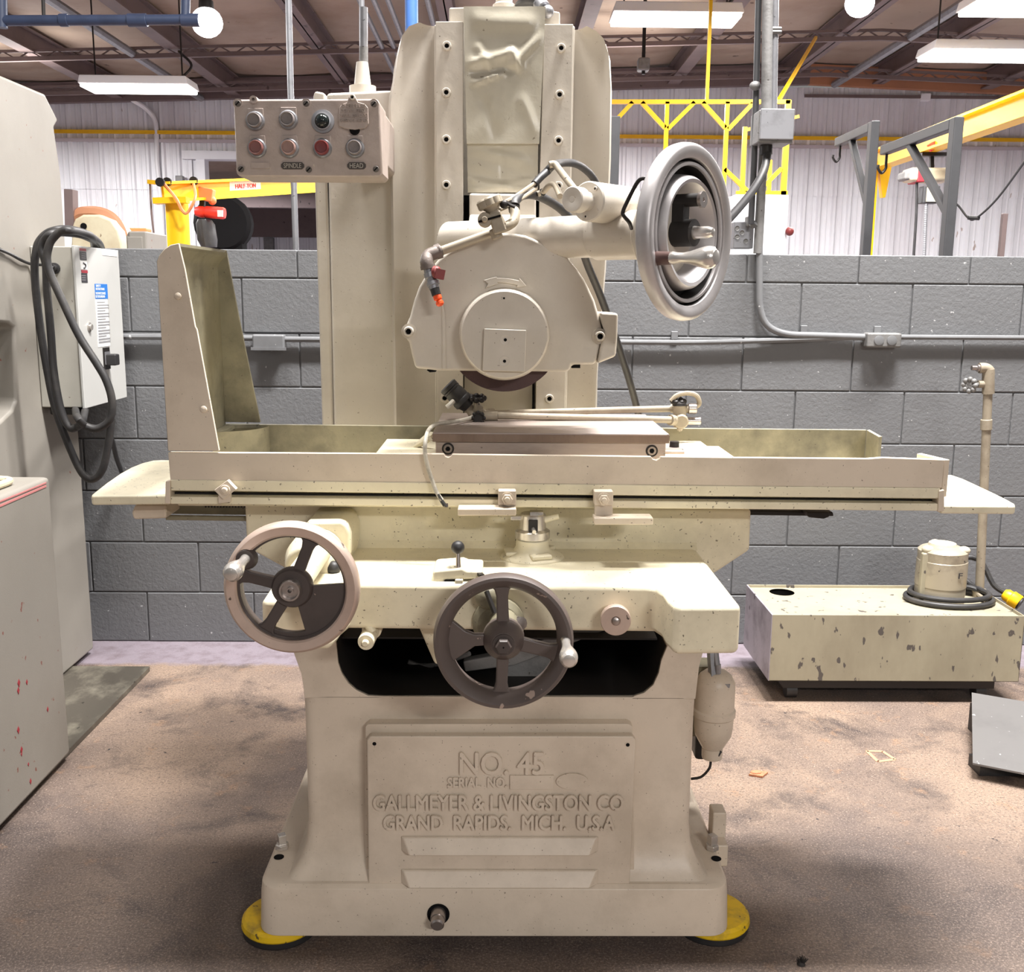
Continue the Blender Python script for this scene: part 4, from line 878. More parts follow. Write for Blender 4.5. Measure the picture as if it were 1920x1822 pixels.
for x, y in ((947.5, 637), (946, 677)):
    q = P(x, y, YQ-.012); mb = MB().lathe(q, FR, [(.0105, 0), (.0105, .0008), (.0085, .0002), (.0035, .0004)], 18); mb.mi = 1; mb.lathe(q, FR, [(.0035, .0006), (0, .0006)], 8); mb.build('plate_screw', [PAINT_UP, DARK], guard)
for x, y in ((945, 559), (946, 571)): MB().lathe(P(x, y, YQ), FR, [(.0022, 0), (.0022, .0006), (0, .0006)], 10).build('pin_hole', DARK if y < 565 else PAINT_UP, guard)
for x, y in ((767, 621), (1124, 630)):
    q = P(x, y, YH); mb = MB().lathe(q, FR, [(.0165, -.002), (.0165, .004), (.011, .004), (.011, .006), (.0105, .016), (.009, .018), (.0062, .018)], 18); mb.mi = 1; mb.lathe(q, FR, [(.0062, .010), (0, .009)], 6); mb.build('cap_screw', [PAINT_UP, DARK], guard)
ar = [(907, 525), (931, 518.5), (932, 521), (945, 521.5), (960, 523), (973, 526), (974, 521), (987, 536), (968, 539), (970, 534), (956, 531), (945, 529.5), (933, 529), (933, 532), (910, 540), (915, 532)]
MB().ppoly(ar, YH-.0075, YH+.002).build('rotation_arrow', PAINT_UP, guard, bevel=.001)
MB().ppoly([(828, 560), (834, 590), (836, 640), (836, 692), (829, 692), (829, 640)], YH-.004, YH+.004).build('guard_rib', PAINT_UP, guard, bevel=.002)
MB().ppoly([(1072, 683), (1088, 683), (1088, 690), (1072, 690)], YH+.01, YH+.06).ppoly([(800, 694), (817, 694), (817, 697), (806, 698)], YH+.01, YH+.05).build('guard_gasket', DARK, guard)
q = P(945, 624, YH+.05); rw = mm(108, 945, 624, YH+.06)
MB().lathe(q, FR, [(0, -.012), (rw, -.012), (rw, .02), (0, .02)], 64).build('grinding_wheel', STONE, G)

# ---- coolant line on the guard
YV = 2.17
mb = MB(); mb.tube([P(820, 473, YV+.02), P(918, 438, YV+.03)], mm(8.5, 870, 455, YV), 16, smooth=False); mb.build('coolant_pipe', BRONZE, G)
mb = MB(); r = mm(12.5, 808, 478, YV); mb.tube([P(826, 470, YV+.02), P(815, 474, YV+.015), P(803, 480, YV+.01), P(800, 492, YV), P(803, 503, YV)], r, 16); mb.tube([P(827, 469.5, YV+.02), P(817, 473, YV+.02)], r*1.15, 14, smooth=False); mb.tube([P(801.5, 497, YV), P(803, 504, YV)], r*1.15, 14, smooth=False); mb.build('pipe_elbow', IRON, G)
d0, d1 = P(803, 503, YV), P(817, 548, YV-.01); dd = d1-d0; k = mm(1, 808, 520, YV)
mb = MB(); mb.lathe(d0, dd, [(9.5*k, 0), (10*k, 8*k), (12*k, 9*k), (12*k, 18*k), (9*k, 20*k), (10*k, 26*k), (12.5*k, 27*k), (12.5*k, 33*k), (10*k, 34*k), (10*k, 40*k), (0, 40*k)], 14); vb = mb.build('nozzle_valve', GALV, G)
mb = MB(); mb.lathe(d0+dd*.2, V((.8, -.6, .1)), [(5*k, 6*k), (5*k, 12*k), (12*k, 14*k), (11*k, 20*k), (7*k, 23*k), (0, 23*k)], 16); mb.bar(d0+dd*.2+V((.012, -.018, 0)), d0+dd*.2+V((.03, -.012, -.004)), .012, .02); mb.build('valve_knob', REDV, vb)
MB().lathe(d0+dd*.82, dd, [(0, 0), (9*k, 0), (9*k, 14*k), (7*k, 15*k), (0, 15*k)], 14).build('hose_barb', RUBBER, vb)
MB().lathe(d0+dd*1.08, dd+V((.004, 0, 0)), [(0, 0), (6.5*k, 0), (8*k, 4*k), (8*k, 10*k), (5*k, 12*k), (7.5*k, 15*k), (7.5*k, 20*k), (5*k, 23*k), (0, 23*k)], 12).build('orange_nozzle', ORANGE, vb)
# clamp block, star knob
YK = 2.15
mb = MB(); cu, cl = P(940, 404, YK), P(925, 442, YK)
mb.bar(P(926, 398, YK), P(939, 437, YK), mm(25, 930, 420, YK), mm(26, 930, 420, YK), upv=(0, 1, 0)); mb.bar(P(925, 415, YK-.004), P(942, 405, YK-.004), mm(34, 930, 420, YK), mm(15, 930, 420, YK), upv=(0, 1, 0))
mb.tube([P(926, 428, YK+.01), P(934, 448, YK+.01)], mm(11, 930, 440, YK), 14, smooth=False); blk = mb.build('swivel_clamp', BRONZE, G, bevel=.004)
q = P(909, 412, YK-.008); r = mm(13.5, 909, 412, YK); mb = MB().lathe(q, FR, [(0, -.02), (r, -.02), (r, .006), (r*.9, .010), (r*.42, .010), (r*.42, .018), (r*.3, .022), (0, .022)], 20); mb.mi = 1; mb.bar(P(897, 416, YK-.019), P(939, 404, YK-.019), .003, .004); mb.build('clamp_screw', [BRONZE, DARK], blk)
ca, cb = P(922, 391, YK), P(909, 366, YK); axk = (P(911, 366, YK)-P(922, 393, YK)).normalized(); k = mm(1, 915, 375, YK)
mb = MB().lathe(P(926, 399, YK), axk, [(10*k, 0), (14*k, 8*k), (18*k, 12*k), (0, 12*k)], 16)
rings = []
for t_, rr0 in ((12, 22), (14, 24.5), (26, 24.5), (29, 22), (30, 16)):
    a_, b_, _ = basis(axk); rings.append([P(926, 399, YK)+axk*(t_*k)+(a_*math.cos(2*PI*i/64)+b_*math.sin(2*PI*i/64))*k*(rr0*(.90+.10*abs(math.cos(4*2*PI*i/64)))) for i in range(64)])
mb.loft(rings); mb.build('star_knob', BRONZE, blk, ang=25)
mb = MB(); mb.tube([P(938, 428, YK), P(950, 424, YK), P(962, 416, YK+.01), P(966, 404, YK+.02), P(964, 392, YK+.03)], mm(9.5, 960, 410, YK), 14); mb.build('swivel_elbow', BRONZE, G)
hz = [P(963, 396, YK+.03), P(963, 385, YK+.04), P(968, 374, YK+.06), P(982, 365, YK+.10), P(1005, 366, YK+.18), P(1035, 380, YK+.28), P(1060, 400, YK+.38), P(1080, 430, YK+.45), P(1100, 492, YK+.50), P(1128, 560, YK+.58), P(1160, 650, YK+.68), P(1185, 730, YK+.75), P(1200, 790, YK+.8), P(1225, 900, YK+.9), P(1235, 1000, YK+.95)]
MB().tube(hz, mm(9, 1005, 370, YK+.1), 12).build('coolant_hose', HOSE, G)
for t_ in (392, 387): MB().tube([P(964, t_, YK+.03), P(964, t_-4, YK+.034)], mm(11, 964, 390, YK), 14, smooth=False).build('clip_band', BLACKMETAL, G)
mb = MB(); mb.tube([P(948, 378, YK), P(956, 384, YK), P(966, 388, YK)], .004, 6); mb.ball(P(945, 383, YK), .009, 10); mb.build('hose_clip', BLACKMETAL, G)
MB().tube([P(925, 388, YK), P(960, 372, 2.2), P(1002, 344, 2.26)], .0045, 8).build('spray_rod', BRONZE, G)
MB().tube([P(930, 396, YK), P(965, 380, 2.2), P(1005, 354, 2.26)], .0045, 8).build('spray_rod', BRONZE, G)
YL = 2.3
MB().tube([P(1002, 345, 2.26), P(1015, 331, 2.28), P(1028, 320, YL)], mm(7, 1010, 330, YL), 12).build('line_fitting', RUBBER, G)
MB().tube([P(1024, 323, YL), P(1036, 311, YL), P(1050, 306, YL+.05), P(1075, 306, YL+.12), P(1095, 316, YL+.2), P(1113, 335, YL+.3), P(1125, 365, YL+.4), P(1130, 420, YL+.5)], mm(7.5, 1060, 306, YL), 12).build('oil_hose', HOSE, G)
MB().tube([P(1030, 309, YL-.03), P(1040, 308, YL-.03), P(1050, 320, YL-.05), P(1064, 338, YL-.1), P(1078, 356, YL-.14)], mm(6.5, 1050, 325, YL), 12).build('small_pipe', BRONZE, G)
MB().tube([P(1008, 364, YL), P(1020, 358, YL), P(1031, 347, YL-.03), P(1041, 348, YL-.05), P(1050, 368, YL-.1)], mm(5.5, 1030, 350, YL), 12).build('small_pipe', BRONZE, G)
MB().tube([P(1004, 368, YL+.02), P(1018, 360, YL)], mm(7, 1010, 362, YL), 10, smooth=False).build('line_fitting', RUBBER, G)

# ---- cross shaft, gearbox and elevating handwheel
th = math.radians(51); A_ = V((math.sin(th), -math.cos(th), 0)); E_ = V((math.cos(th), math.sin(th), 0)); B_ = V((-math.cos(th), -math.sin(th), 0)); Zz = V((0, 0, 1))
W = P(1289, 437, 2.05); RW = mm(163, 1289, 437, 2.05)
MB().cyl(W-A_*.19, W-A_*.62, .0435, n=36).build('cross_shaft_tube', PAINT_UP, G)
H = W-A_*.165; Cc = P(1096, 377, H.y-.085); Cc = V((H.x, H.y, Cc.z))+B_*.105
gb = MB(); gb.lathe(W-A_*.215, A_, [(0, 0), (.046, 0), (.049, .006), (.049, .115), (.052, .118), (.052, .13), (0, .13)], 36); gb.cyl(H+V((0, 0, 0)), V((H.x, H.y, Cc.z)), .041, n=32)
gb.lathe(Cc, -B_, [(0, 0), (.036, 0), (.0385, .003), (.0395, .15), (.036, .16), (0, .16)], 36); gear = gb.build('gearbox', PAINT_UP, G)
MB().lathe(Cc, B_, [(.018, 0), (.018, .022), (.0245, .026), (.0245, .052), (.0225, .054), (.007, .054), (.0062, .0535), (.0055, .054), (0, .054)], 32).build('end_knob', PAINT_UP, gear)
for q in (.9, 2.9, 4.6):
    p = Cc+(E_*0+Zz*math.sin(q)*.029)+V((-B_.y, B_.x, 0))*math.cos(q)*.029; socket_bolt(p, .0045, B_, gear, .003)
MB().lathe(W-A_*.085, A_, [(0, 0), (.062, 0), (.078, .008), (.082, .022), (.078, .05), (.06, .06), (0, .06)], 40).build('indexing_drum', PAINT_UP, G)
MB().tube([P(1214, 335, 1.985), P(1203, 335, 1.985), P(1193, 345, 1.99), P(1176, 378, 2.0), P(1168, 397, 2.01), P(1170, 405, 2.01), P(1180, 417, 2.02), P(1184, 428, 2.05)], mm(3.6, 1180, 380, 2.1), 10, k=3).build('lock_handle', BLACKMETAL, G)
k = RW
ew = MB().lathe(W, A_, [(.82*k, -.018), (.95*k, -.020), (.99*k, -.014), (1.0*k, -.004), (.992*k, .006), (.965*k, .012), (.94*k, .0135), (.86*k, .0105), (.83*k, .008), (.82*k, .004), (.82*k, -.018)], 96); wheel = ew.build('elevating_handwheel', ALU, G)
MB().lathe(W, A_, [(.79*k, -.03), (.79*k, .003), (.782*k, .007), (.75*k, .007), (.742*k, .003), (.742*k, -.002)], 80).build('dial_ring', ALU, wheel)
MB().lathe(W, A_, [(.8195*k, .002), (.817*k, -.026), (.792*k, -.026)], 72).lathe(W, A_, [(.741*k, .001), (.738*k, -.034), (.64*k, -.036)], 72).build('dial_groove', OIL_AND_SHADE, wheel)
MB().lathe(W, A_, [(.66*k, -.034), (.655*k, -.012), (.635*k, .004), (.60*k, .012), (.56*k, .010), (.52*k, -.002), (.47*k, -.026), (.43*k, -.05), (.40*k, -.056), (0, -.056)], 72).build('dished_hub', ALU, wheel)
def wp(u, v, t): return W+E_*u+Zz*v+A_*t
mb = MB(); mb.cyl(wp(-.01, .061, -.056), wp(-.01, .061, .03), .0125, n=20); mb.obox(wp(-.008, .03, -.02), E_*.012, Zz*.04, A_*.02); mb.cyl(wp(-.005, 0, -.056), wp(-.005, 0, .018), .026, n=24); mb.obox(wp(-.03, .03, -.04), E_*.03, Zz*.018, A_*.014); crank = mb.build('dial_crank', OIL_AND_SHADE, wheel)
mb = MB(); mb.lathe(wp(-.01, .061, .03), A_, [(.0125, 0), (.0155, .001), (.0155, .008), (.004, .008), (.003, .005), (0, .005)], 22); mb.build('crank_pin', STEEL, wheel)
mb = MB(); mb.lathe(wp(-.005, 0, .018), A_, [(.013, 0), (.0115, .012), (.0115, .03), (.008, .040), (0, .043)], 18); mb.build('hub_pin', CHROME, wheel)
HB = wp(-.124, -.052, .002)
MB().lathe(HB, A_, [(0, 0), (.0135, 0), (.0125, .018), (.0115, .036), (0, .036)], 16).build('handle_stem', mat('brown_handle_stem', (92, 70, 66), .4, .3), wheel)
def handle(p, ax, L, r, parent, m=CHROME):
    pr_ = [(0, 0), (.55, 0), (.60, .05), (.50, .14), (.48, .28), (.60, .45), (.82, .62), (.98, .76), (1.0, .84), (.93, .92), (.72, .965), (.70, .968), (.66, .985), (.4, .998), (0, 1)]
    return MB().lathe(p, ax, [(a*r, b*L) for a, b in pr_], 24).build('handle', m, parent)
handle(HB+A_*.034, A_, .094, .0205, wheel)

# ---- front handwheels
def sector(c, r0_, r1_, a0, a1, y0, y1, n=14):
    pts = [(r1_*math.cos(a0+(a1-a0)*i/n), r1_*math.sin(a0+(a1-a0)*i/n)) for i in range(n+1)]+[(r0_*math.cos(a1+(a0-a1)*i/n), r0_*math.sin(a1+(a0-a1)*i/n)) for i in range(n+1)]
    return [c+V((x, y0, z)) for x, z in pts], V((0, y1-y0, 0))
def spoke(mb, c, ang, r0_, r1_, w0, w1, y0, y1):
    a = math.radians(ang); d = V((math.cos(a), 0, math.sin(a))); s = V((-math.sin(a), 0, math.cos(a))); L = r1_-r0_
    prof = [(0, w0*1.5), (.14, w0*1.05), (.4, w0), (.75, w1), (.9, w1*1.25), (1.0, w1*1.9)]
    pts = [c+d*(r0_+L*t)+s*w for t, w in prof]+[c+d*(r0_+L*t)-s*w for t, w in reversed(prof)]
    mb.prism([p+V((0, y0, 0)) for p in pts], (0, y1-y0, 0)); return mb
YW1 = 1.765; R1 = mm(127, 547, 1100, YW1); c1 = P(548, 1101, YW1)
hw = MB().lathe(c1, FR, [(.795*R1, -.020), (.90*R1, -.026), (.97*R1, -.020), (1.0*R1, -.006), (.995*R1, .006), (.97*R1, .013), (.94*R1, .016), (.825*R1, .014), (.80*R1, .011), (.795*R1, -.020)], 96).build('traverse_handwheel', POLISH, G)
MB().lathe(c1, FR, [(.80*R1, .006), (.765*R1, .002), (.755*R1, -.018), (.80*R1, -.018)], 72).build('rim_liner', DARKWEB, hw)
for an in (68, 166, 238):
    spoke(MB(), c1, an, .20*R1, .78*R1, .085*R1, .085*R1, -.004, .012).build('spoke', DARKWEB, hw, bevel=.003)
mb = MB()
p_, v_ = sector(c1, .2*R1, .79*R1, math.radians(-76), math.radians(4), .0, .012); mb.prism(p_, v_)
p_, v_ = sector(c1, .69*R1, .79*R1, math.radians(-125), math.radians(-74), .0, .012); mb.prism(p_, v_); mb.build('solid_web', DARKWEB, hw, bevel=.002)
MB().lathe(c1, FR, [(0, -.012), (.30*R1, -.012), (.31*R1, .0), (.285*R1, .008), (.27*R1, .010), (0, .010)], 40).build('hub', DARKWEB, hw)
MB().lathe(c1, FR, [(.165*R1, .009), (.165*R1, .022), (.15*R1, .026), (.125*R1, .026), (.12*R1, .018), (.05*R1, .018), (.05*R1, .024), (.03*R1, .024), (.018*R1, .016), (0, .016)], 28).build('hub_nut', STEEL, hw)
handle(P(462, 1046, YW1-.01), FR, .108, .0165, hw)
MB().lathe(P(462, 1046, YW1-.008), FR, [(.021, 0), (.016, .010), (0, .010)], 18).build('handle_boss', DARKWEB, hw)
MB().cyl(c1+V((0, .01, 0)), c1+V((0, .42, 0)), .026, n=24).build('traverse_shaft', PAINT_OILY, G)
# housing the shaft passes through, with black ball and crank lever behind the wheel
mb = MB(); mb.ppoly([(572, 982), (578, 978), (640, 977), (650, 985), (657, 1002), (657, 1045), (570, 1045)], 2.1, 2.25); mb.lathe(P(600, 1035, 2.12), V((-.1, -1, -.10)), [(0, -.1), (.062, -.1), (.058, .06), (.045, .10), (0, .10)], 28); mb.build('shaft_housing', PAINT_OILY, G, bevel=.012, seg=3)
MB().ppoly([(598, 975), (604, 968), (636, 968), (645, 976), (645, 982), (598, 982)], 2.2, 2.25).build('housing_cap', PAINT_OILY, G, bevel=.006)
mb = MB().ball(P(625, 1065, 2.03), mm(14, 625, 1065, 2.03), 18); bo = mb.build('clutch_knob', RUBBER, G)
MB().tube([P(632, 1062, 2.05), P(645, 1055, 2.09)], .006, 8, smooth=False).tube([P(628, 1072, 2.03), P(640, 1110, 2.05)], .004, 8, smooth=False).build('clutch_rod', STEEL, G)
YR = 1.97
lv = MB(); lv.tube([P(668, 1126, YR), P(698, 1184, YR-.01)], mm(9, 680, 1150, YR), 14, smooth=False); lv.lathe(P(700, 1174, YR+.05), V((-.05, -1, -.05)), [(0, 0), (.020, 0), (.020, .02), (.0165, .024), (.0165, .085), (.0155, .088), (.0075, .088), (.0075, .093), (.005, .096), (0, .096)], 26); lv.build('feed_lever', PAINT_OILY, G)
R2 = mm(132, 943, 1200, 1.84); c2 = P(944, 1202, 1.84)
cw = MB().lathe(c2, FR, [(.775*R2, -.022), (.90*R2, -.026), (.97*R2, -.020), (1.0*R2, -.005), (.99*R2, .008), (.965*R2, .015), (.92*R2, .016), (.84*R2, .008), (.80*R2, .001), (.77*R2, -.008), (.765*R2, -.022)], 96).build('cross_feed_handwheel', DARKWHEEL, G)
for an, w_ in ((92, .085), (-14, .10), (268, .085)): spoke(MB(), c2, an, .2*R2, .80*R2, w_*R2, w_*R2, .004, .018).build('spoke', DARKWHEEL, cw, bevel=.004, seg=3)
mb = MB(); pts = []
for a_, r_ in ((158, .79), (163, .8), (180, .8), (197, .8), (204, .79), (200, .60), (193, .42), (196, .30), (186, .2), (172, .2), (163, .30), (168, .42), (166, .56)):
    q = math.radians(a_); pts.append(c2+V((r_*R2*math.cos(q), .004, r_*R2*math.sin(q))))
mb.prism(pts, (0, .014, 0)); mb.build('solid_web', DARKWHEEL, cw, bevel=.003)
MB().lathe(c2, FR, [(0, -.03), (.30*R2, -.026), (.29*R2, -.004), (.20*R2, .012), (.17*R2, .018), (0, .018)], 36).build('hub', DARKWHEEL, cw)
mb = MB(); mb.lathe(c2, FR, [(.155*R2, .016), (.155*R2, .022), (.10*R2, .022)], 24); hexnut(mb, c2+V((0, -.018, 0)), .115*R2, FR, .018); mb.build('hub_nut', DARKWEB, cw)
MB().lathe(c2, FR, [(.012*R2, .036), (.012*R2, .0366), (0, .0366)], 10).build('nut_centre', DARK, cw)
handle(P(1060, 1200, 1.835), FR, .112, .017, cw)
# feed works behind it
mb = MB(); mb.cyl(c2+V((0, .02, 0)), c2+V((0, .22, .02)), .030, n=24); fw_ = mb.build('cross_feed_shaft', PAINT_GRIMY, G)
mb = MB(); mb.lathe(P(935, 1150, 1.99), V((0, -1, -.1)), [(0, -.02), (.052, -.02), (.052, .05), (.042, .06), (0, .06)], 28); mb.ball(P(915, 1118, 1.93), .026, 14); mb.build('feed_housing', PAINT_GRIMY, G)
MB().lathe(P(968, 1165, 1.93), V((.4, -1, .1)), [(.012, 0), (.012, .01), (.005, .01), (.005, .02), (.014, .022), (0, .024)], 12).build('bleed_screw', STEEL, G)
MB().bar(P(912, 1108, 1.89), P(928, 1150, 1.87), .007).build('feed_pawl', BLACKMETAL, G)
MB().box(P(868, 1110, 1.975), P(900, 1172, 1.975)+V((0, .05, 0))).build('feed_slot', OIL_AND_SHADE, G)
MB().ppoly([(996, 1176), (1002, 1160), (1010, 1152), (1026, 1152), (1034, 1160), (1036, 1176)], 1.97, 2.02).build('rear_bracket', OIL_AND_SHADE, G, bevel=.004)
mb = MB(); mb.prism([P(868, 1240, 2.3), P(960, 1222, 2.3), P(1050, 1185, 2.3), P(1130, 1165, 2.3), P(1140, 1180, 2.3), P(1060, 1212, 2.3), P(965, 1248, 2.3), P(872, 1260, 2.3)], (0, .03, 0)); mb.build('link_bar', BARE_GREY, G, bevel=.004)
MB().lathe(P(985, 1238, 2.34), FR, [(0, 0), (.06, 0), (.06, .02), (0, .02)], 28).build('cam_disc', BARE_GREY, G)
MB().prism([P(783, 1172, 2.05), P(845, 1172, 2.05), P(850, 1250, 2.05), P(815, 1246, 2.05)], (0, .1, 0)).build('apron_web', PAINT_OILY, G, bevel=.006)
MB().tube([P(765, 1240, 2.4), P(790, 1248, 2.4), P(830, 1243, 2.35), P(880, 1225, 2.3)], .006, 8).build('oil_line', BARE_GREY, G)

# ball lever block, small latch
zl = zk
MB().ppoly([(811, 1076), (814, 1070), (866, 1066), (876, 1070), (905, 1071), (905, 1086), (834, 1088), (831, 1112), (811, 1114)], 1.965, 2.06).build('lever_bracket', PAINT_OILY, G, bevel=.005, seg=3)
MB().box(P(833, 1088, 1.963), P(853, 1104, 1.963)+V((0, .02, 0))).build('bracket_slot', DARK, G)
mb = MB(); mb.tube([P(860, 1087, 1.975), P(859, 1036, 1.985)], mm(5.4, 860, 1060, 1.98), 12, smooth=False, taper=.72); rod = mb.build('reverse_lever', STEEL, G)
MB().ball(P(858.5, 1026, 1.987), mm(12.7, 858, 1026, 1.98), 22).build('ball_knob', RUBBER, rod)
MB().box(P(853, 1087, 1.955), P(868, 1104, 1.955)+V((0, .02, 0))).build('lever_pivot', PAINT_OILY, rod, bevel=.002)
MB().bar(P(893, 1070, 1.99), P(904, 1080, 1.95), .010, .006).build('latch', BLACKMETAL, G)

# selector valve on the knee
q = PZ(998, 1044, zk); k = mm(1, 998, 1044, 2.16)
mb = MB(); mb.lathe(q, (0, 0, 1), [(60*k, -.002), (59*k, .004), (50*k, .008), (36*k, .016), (31*k, .024), (30.5*k, .042), (0, .042)], 44)
for a_ in (-70, 55, 185):
    d = V((math.cos(math.radians(a_)), math.sin(math.radians(a_)), 0)); mb.obox(q+d*(34*k)+V((0, 0, .012)), d*(18*k), V((-d.y, d.x, 0))*(20*k), (0, 0, .005))
sv = mb.build('selector_base', PAINT_OILY, G, bevel=.004)
mb = MB(); mb.lathe(q, (0, 0, 1), [(30*k, .042), (32.5*k, .044), (32.5*k, .059), (29*k, .062), (25*k, .064), (24*k, .094), (22*k, .097), (0, .097)], 36); mb.obox(q+V((.008, 0,   .098)), (.014, 0, 0), (0, .012, 0), (0, 0, .004)); mb.build('selector_head', CHROME, sv)
mb = MB(); mb.obox(q+V((0, -.027, .076)), (.010, 0, 0), (0, .005, 0), (0, 0, .013)); mb.build('selector_window', OIL_AND_SHADE, sv, bevel=.002); MB().cyl(q+V((0, -.028, .070)), q+V((.002, -.045, .066)), .0045, n=12).build('selector_pin', CHROME, sv)
MB().cyl(q+V((.02, -.004, .082)), q+V((.056, -.006, .092)), .0075, .006, n=14).build('selector_lever', PAINT_OILY, sv); MB().obox(q+V((-.036, -.004, .088)), (.012, 0, 0), (0, .006, 0), (0, 0, .005)).build('selector_tab', CHROME, sv, bevel=.002)
# plunger knob
q = P(1151, 1143, 1.985); e = P(1154.5, 1163, 1.905)
mb = MB(); mb.lathe(q, FR, [(.029, -.003), (.029, .003), (.024, .003)], 26); mb.build('plunger_seal', BLACKMETAL, G)
mb = MB(); mb.lathe(q, e-q, [(0, 0), (.022, 0), (.019, .012), (.0185, .05), (.0285, .062), (.0295, .066), (.0295, .083), (.0285, .0845), (.0095, .0845), (.009, .083), (0, .083)], 36); pk = mb.build('plunger_knob', POLISH, G)
MB().lathe(q+(e-q).normalized()*.083, e-q, [(.0085, 0), (.007, .004), (.004, .0055), (0, .006)], 16).build('centre_button', STEEL, pk)

# ---- lubricator bottle on the right side
YO = 2.5
q = P(1335, 1440, YO); k = mm(1, 1340, 1350, YO); ob = MB()
zz = lambda y: P(1338, y, YO).z
o_ = V((P(1338, 1350, YO).x, YO, 0))
ob.lathe(o_, (0, 0, 1), [(0, zz(1400)), (20*k, zz(1400)), (27*k, zz(1388)), (34*k, zz(1376)), (36*k, zz(1362)), (37*k, zz(1342)), (39.8*k, zz(1339)), (39.8*k, zz(1329)), (37*k, zz(1326)), (37*k, zz(1292)), (36*k, zz(1278)), (30*k, zz(1266)), (20*k, zz(1258)), (0, zz(1256))], 40); oil = ob.build('oil_reservoir', PAINT, G)
MB().lathe(o_+V((0, 0, 0)), (0, 0, 1), [(0, zz(1420)), (18.5*k, zz(1420)), (19.5*k, zz(1417)), (19.5*k, zz(1402)), (17.5*k, zz(1400)), (17.5*k, zz(1382)), (0, zz(1380))], 28).build('outlet_neck', PAINT, oil)
mb = MB(); mb.bar(V((o_.x-.02, YO-.02, zz(1268))), V((o_.x+.03, YO-.03, zz(1275))), .03, .008); mb.bar(P(1338, 1275, YO-.02), P(1334, 1218, YO), .018, .02); mb.tube([P(1345, 1248, YO-.02), P(1341, 1215, YO)], .008, 8, smooth=False); mb.cyl(P(1346, 1262, YO-.02), P(1346, 1245, YO-.02), .008, n=10); mb.build('pump_linkage', GALV, oil)
mb = MB(); mb.box(P(1305, 1378, YO+.05), P(1328, 1426, YO+.05)+V((0, .08, 0))); mb.build('float_bowl', RUBBER, oil, bevel=.01)
MB().tube([P(1352, 1408, YO-.02), P(1345, 1418, YO-.02), P(1334, 1424, YO), P(1330, 1440, YO), P(1315, 1456, YO+.01), P(1296, 1460, YO+.02)], .0035, 8).build('drain_wire', RUBBER, oil)
mb = MB(); q_ = P(1330, 1420, YO+.03); mb.box((br-.02, YO+.03, q_.z+.06), (q_.x, YO+.10, P(1330, 1250, YO+.03).z)); mb.build('reservoir_bracket', PAINT_GRIMY, oil)

# ---- push button panel
YPC = 2.45
bx = MB().ppoly([(437.5, 192), (441, 186), (706, 185), (712, 192), (717, 325), (712, 332), (449, 331), (443, 325)], YPC, YPC+.13).build('control_panel', PAINT_PANEL, G, bevel=.010, seg=3)
MB().box(P(640, 205, YPC+.12), P(722, 310, YPC+.12)+V((0, .34, 0))).build('panel_arm', PAINT_PANEL, bx, bevel=.01)
def button(x, y, m, plate=True):
    q = P(x, y, YPC); k = mm(1, x, y, YPC)
    mb = MB().lathe(q, FR, [(18*k, -.002), (17.5*k, .006), (15.5*k, .009), (13.5*k, .009)], 26); mb.mi = 1; mb.lathe(q, FR, [(13.5*k, .007), (12.8*k, .020), (12*k, .023), (10.5*k, .022), (9.5*k, .0195), (0, .0185)], 24)
    mb.build('push_button', [GALV, m], bx)
    if plate: MB().ppoly([(x-15, y-24), (x+14, y-24), (x+16, y+8), (x-15, y+8)], YPC-.003, YPC+.004).build('button_plate', PAINT_PANEL, bx, bevel=.001)
for x, y, m in ((479, 227, BTN_GREY), (541, 225, BTN_GREY), (482.5, 278, BTN_RED), (543, 278, mat('pinkish_button', (150, 120, 112), .5, 0, (110, 92, 88), .5, 80)), (605, 278, mat('dark_red_button', (120, 50, 50), .4, 0, (80, 44, 44), .4, 60)), (666, 278, BTN_GREY)): button(x, y, m)
q = P(605.5, 228, YPC); k = mm(1, 605, 228, YPC)
mb = MB().lathe(q, FR, [(22*k, -.002), (21*k, .005), (16*k, .006), (16*k, .011), (13.5*k, .012)], 30); mb.mi = 1; mb.lathe(q, FR, [(13*k, .010), (11.5*k, .018), (7*k, .023), (0, .025)], 26); mb.build('indicator_lamp', [GALV, LENSK], bx)
pl = [(634, 245), (636, 202), (640, 196), (650, 192), (653, 184), (656, 177), (660, 175), (665, 178), (668, 185), (671, 191), (684, 195), (690, 202), (691, 232), (684, 240), (665, 243), (648, 241), (636, 236)]
MB().ppoly(pl[1:], YPC-.012, YPC-.004).build('warning_plate', PAINT_PANEL, bx, bevel=.0015)
for i, s in enumerate(('DISENGAGE', 'DOWN FEED', 'PAWL BEFORE', 'RAISING HEAD')):
    y = 195.5+i*9; xx = ((641, 685), (639, 684), (635.5, 689), (635.5, 689))[i]; ptext(s, xx[0], y, xx[1], y+6.5, YPC-.0125, .0025, PAINT_PANEL, bx)
socket_bolt(P(661, 183, YPC-.012), mm(5, 661, 183, YPC), FR, bx, .008, 'plate_pin')
mb = MB().lathe(P(477, 188, YPC+.004), FR, [(0, -.02), (mm(7, 477, 188, YPC), -.02), (mm(7, 477, 188, YPC), .012), (mm(3, 477, 188, YPC), .012), (mm(3, 477, 188, YPC), .004), (0, .004)], 16); mb.build('hinge_peg', PAINT_PANEL, bx)
MB().lathe(P(665, 243, YPC), FR, [(0, .009), (mm(9, 665, 243, YPC), .009), (mm(10, 665, 243, YPC), 0)], 18).build('lower_button', DARK, bx)
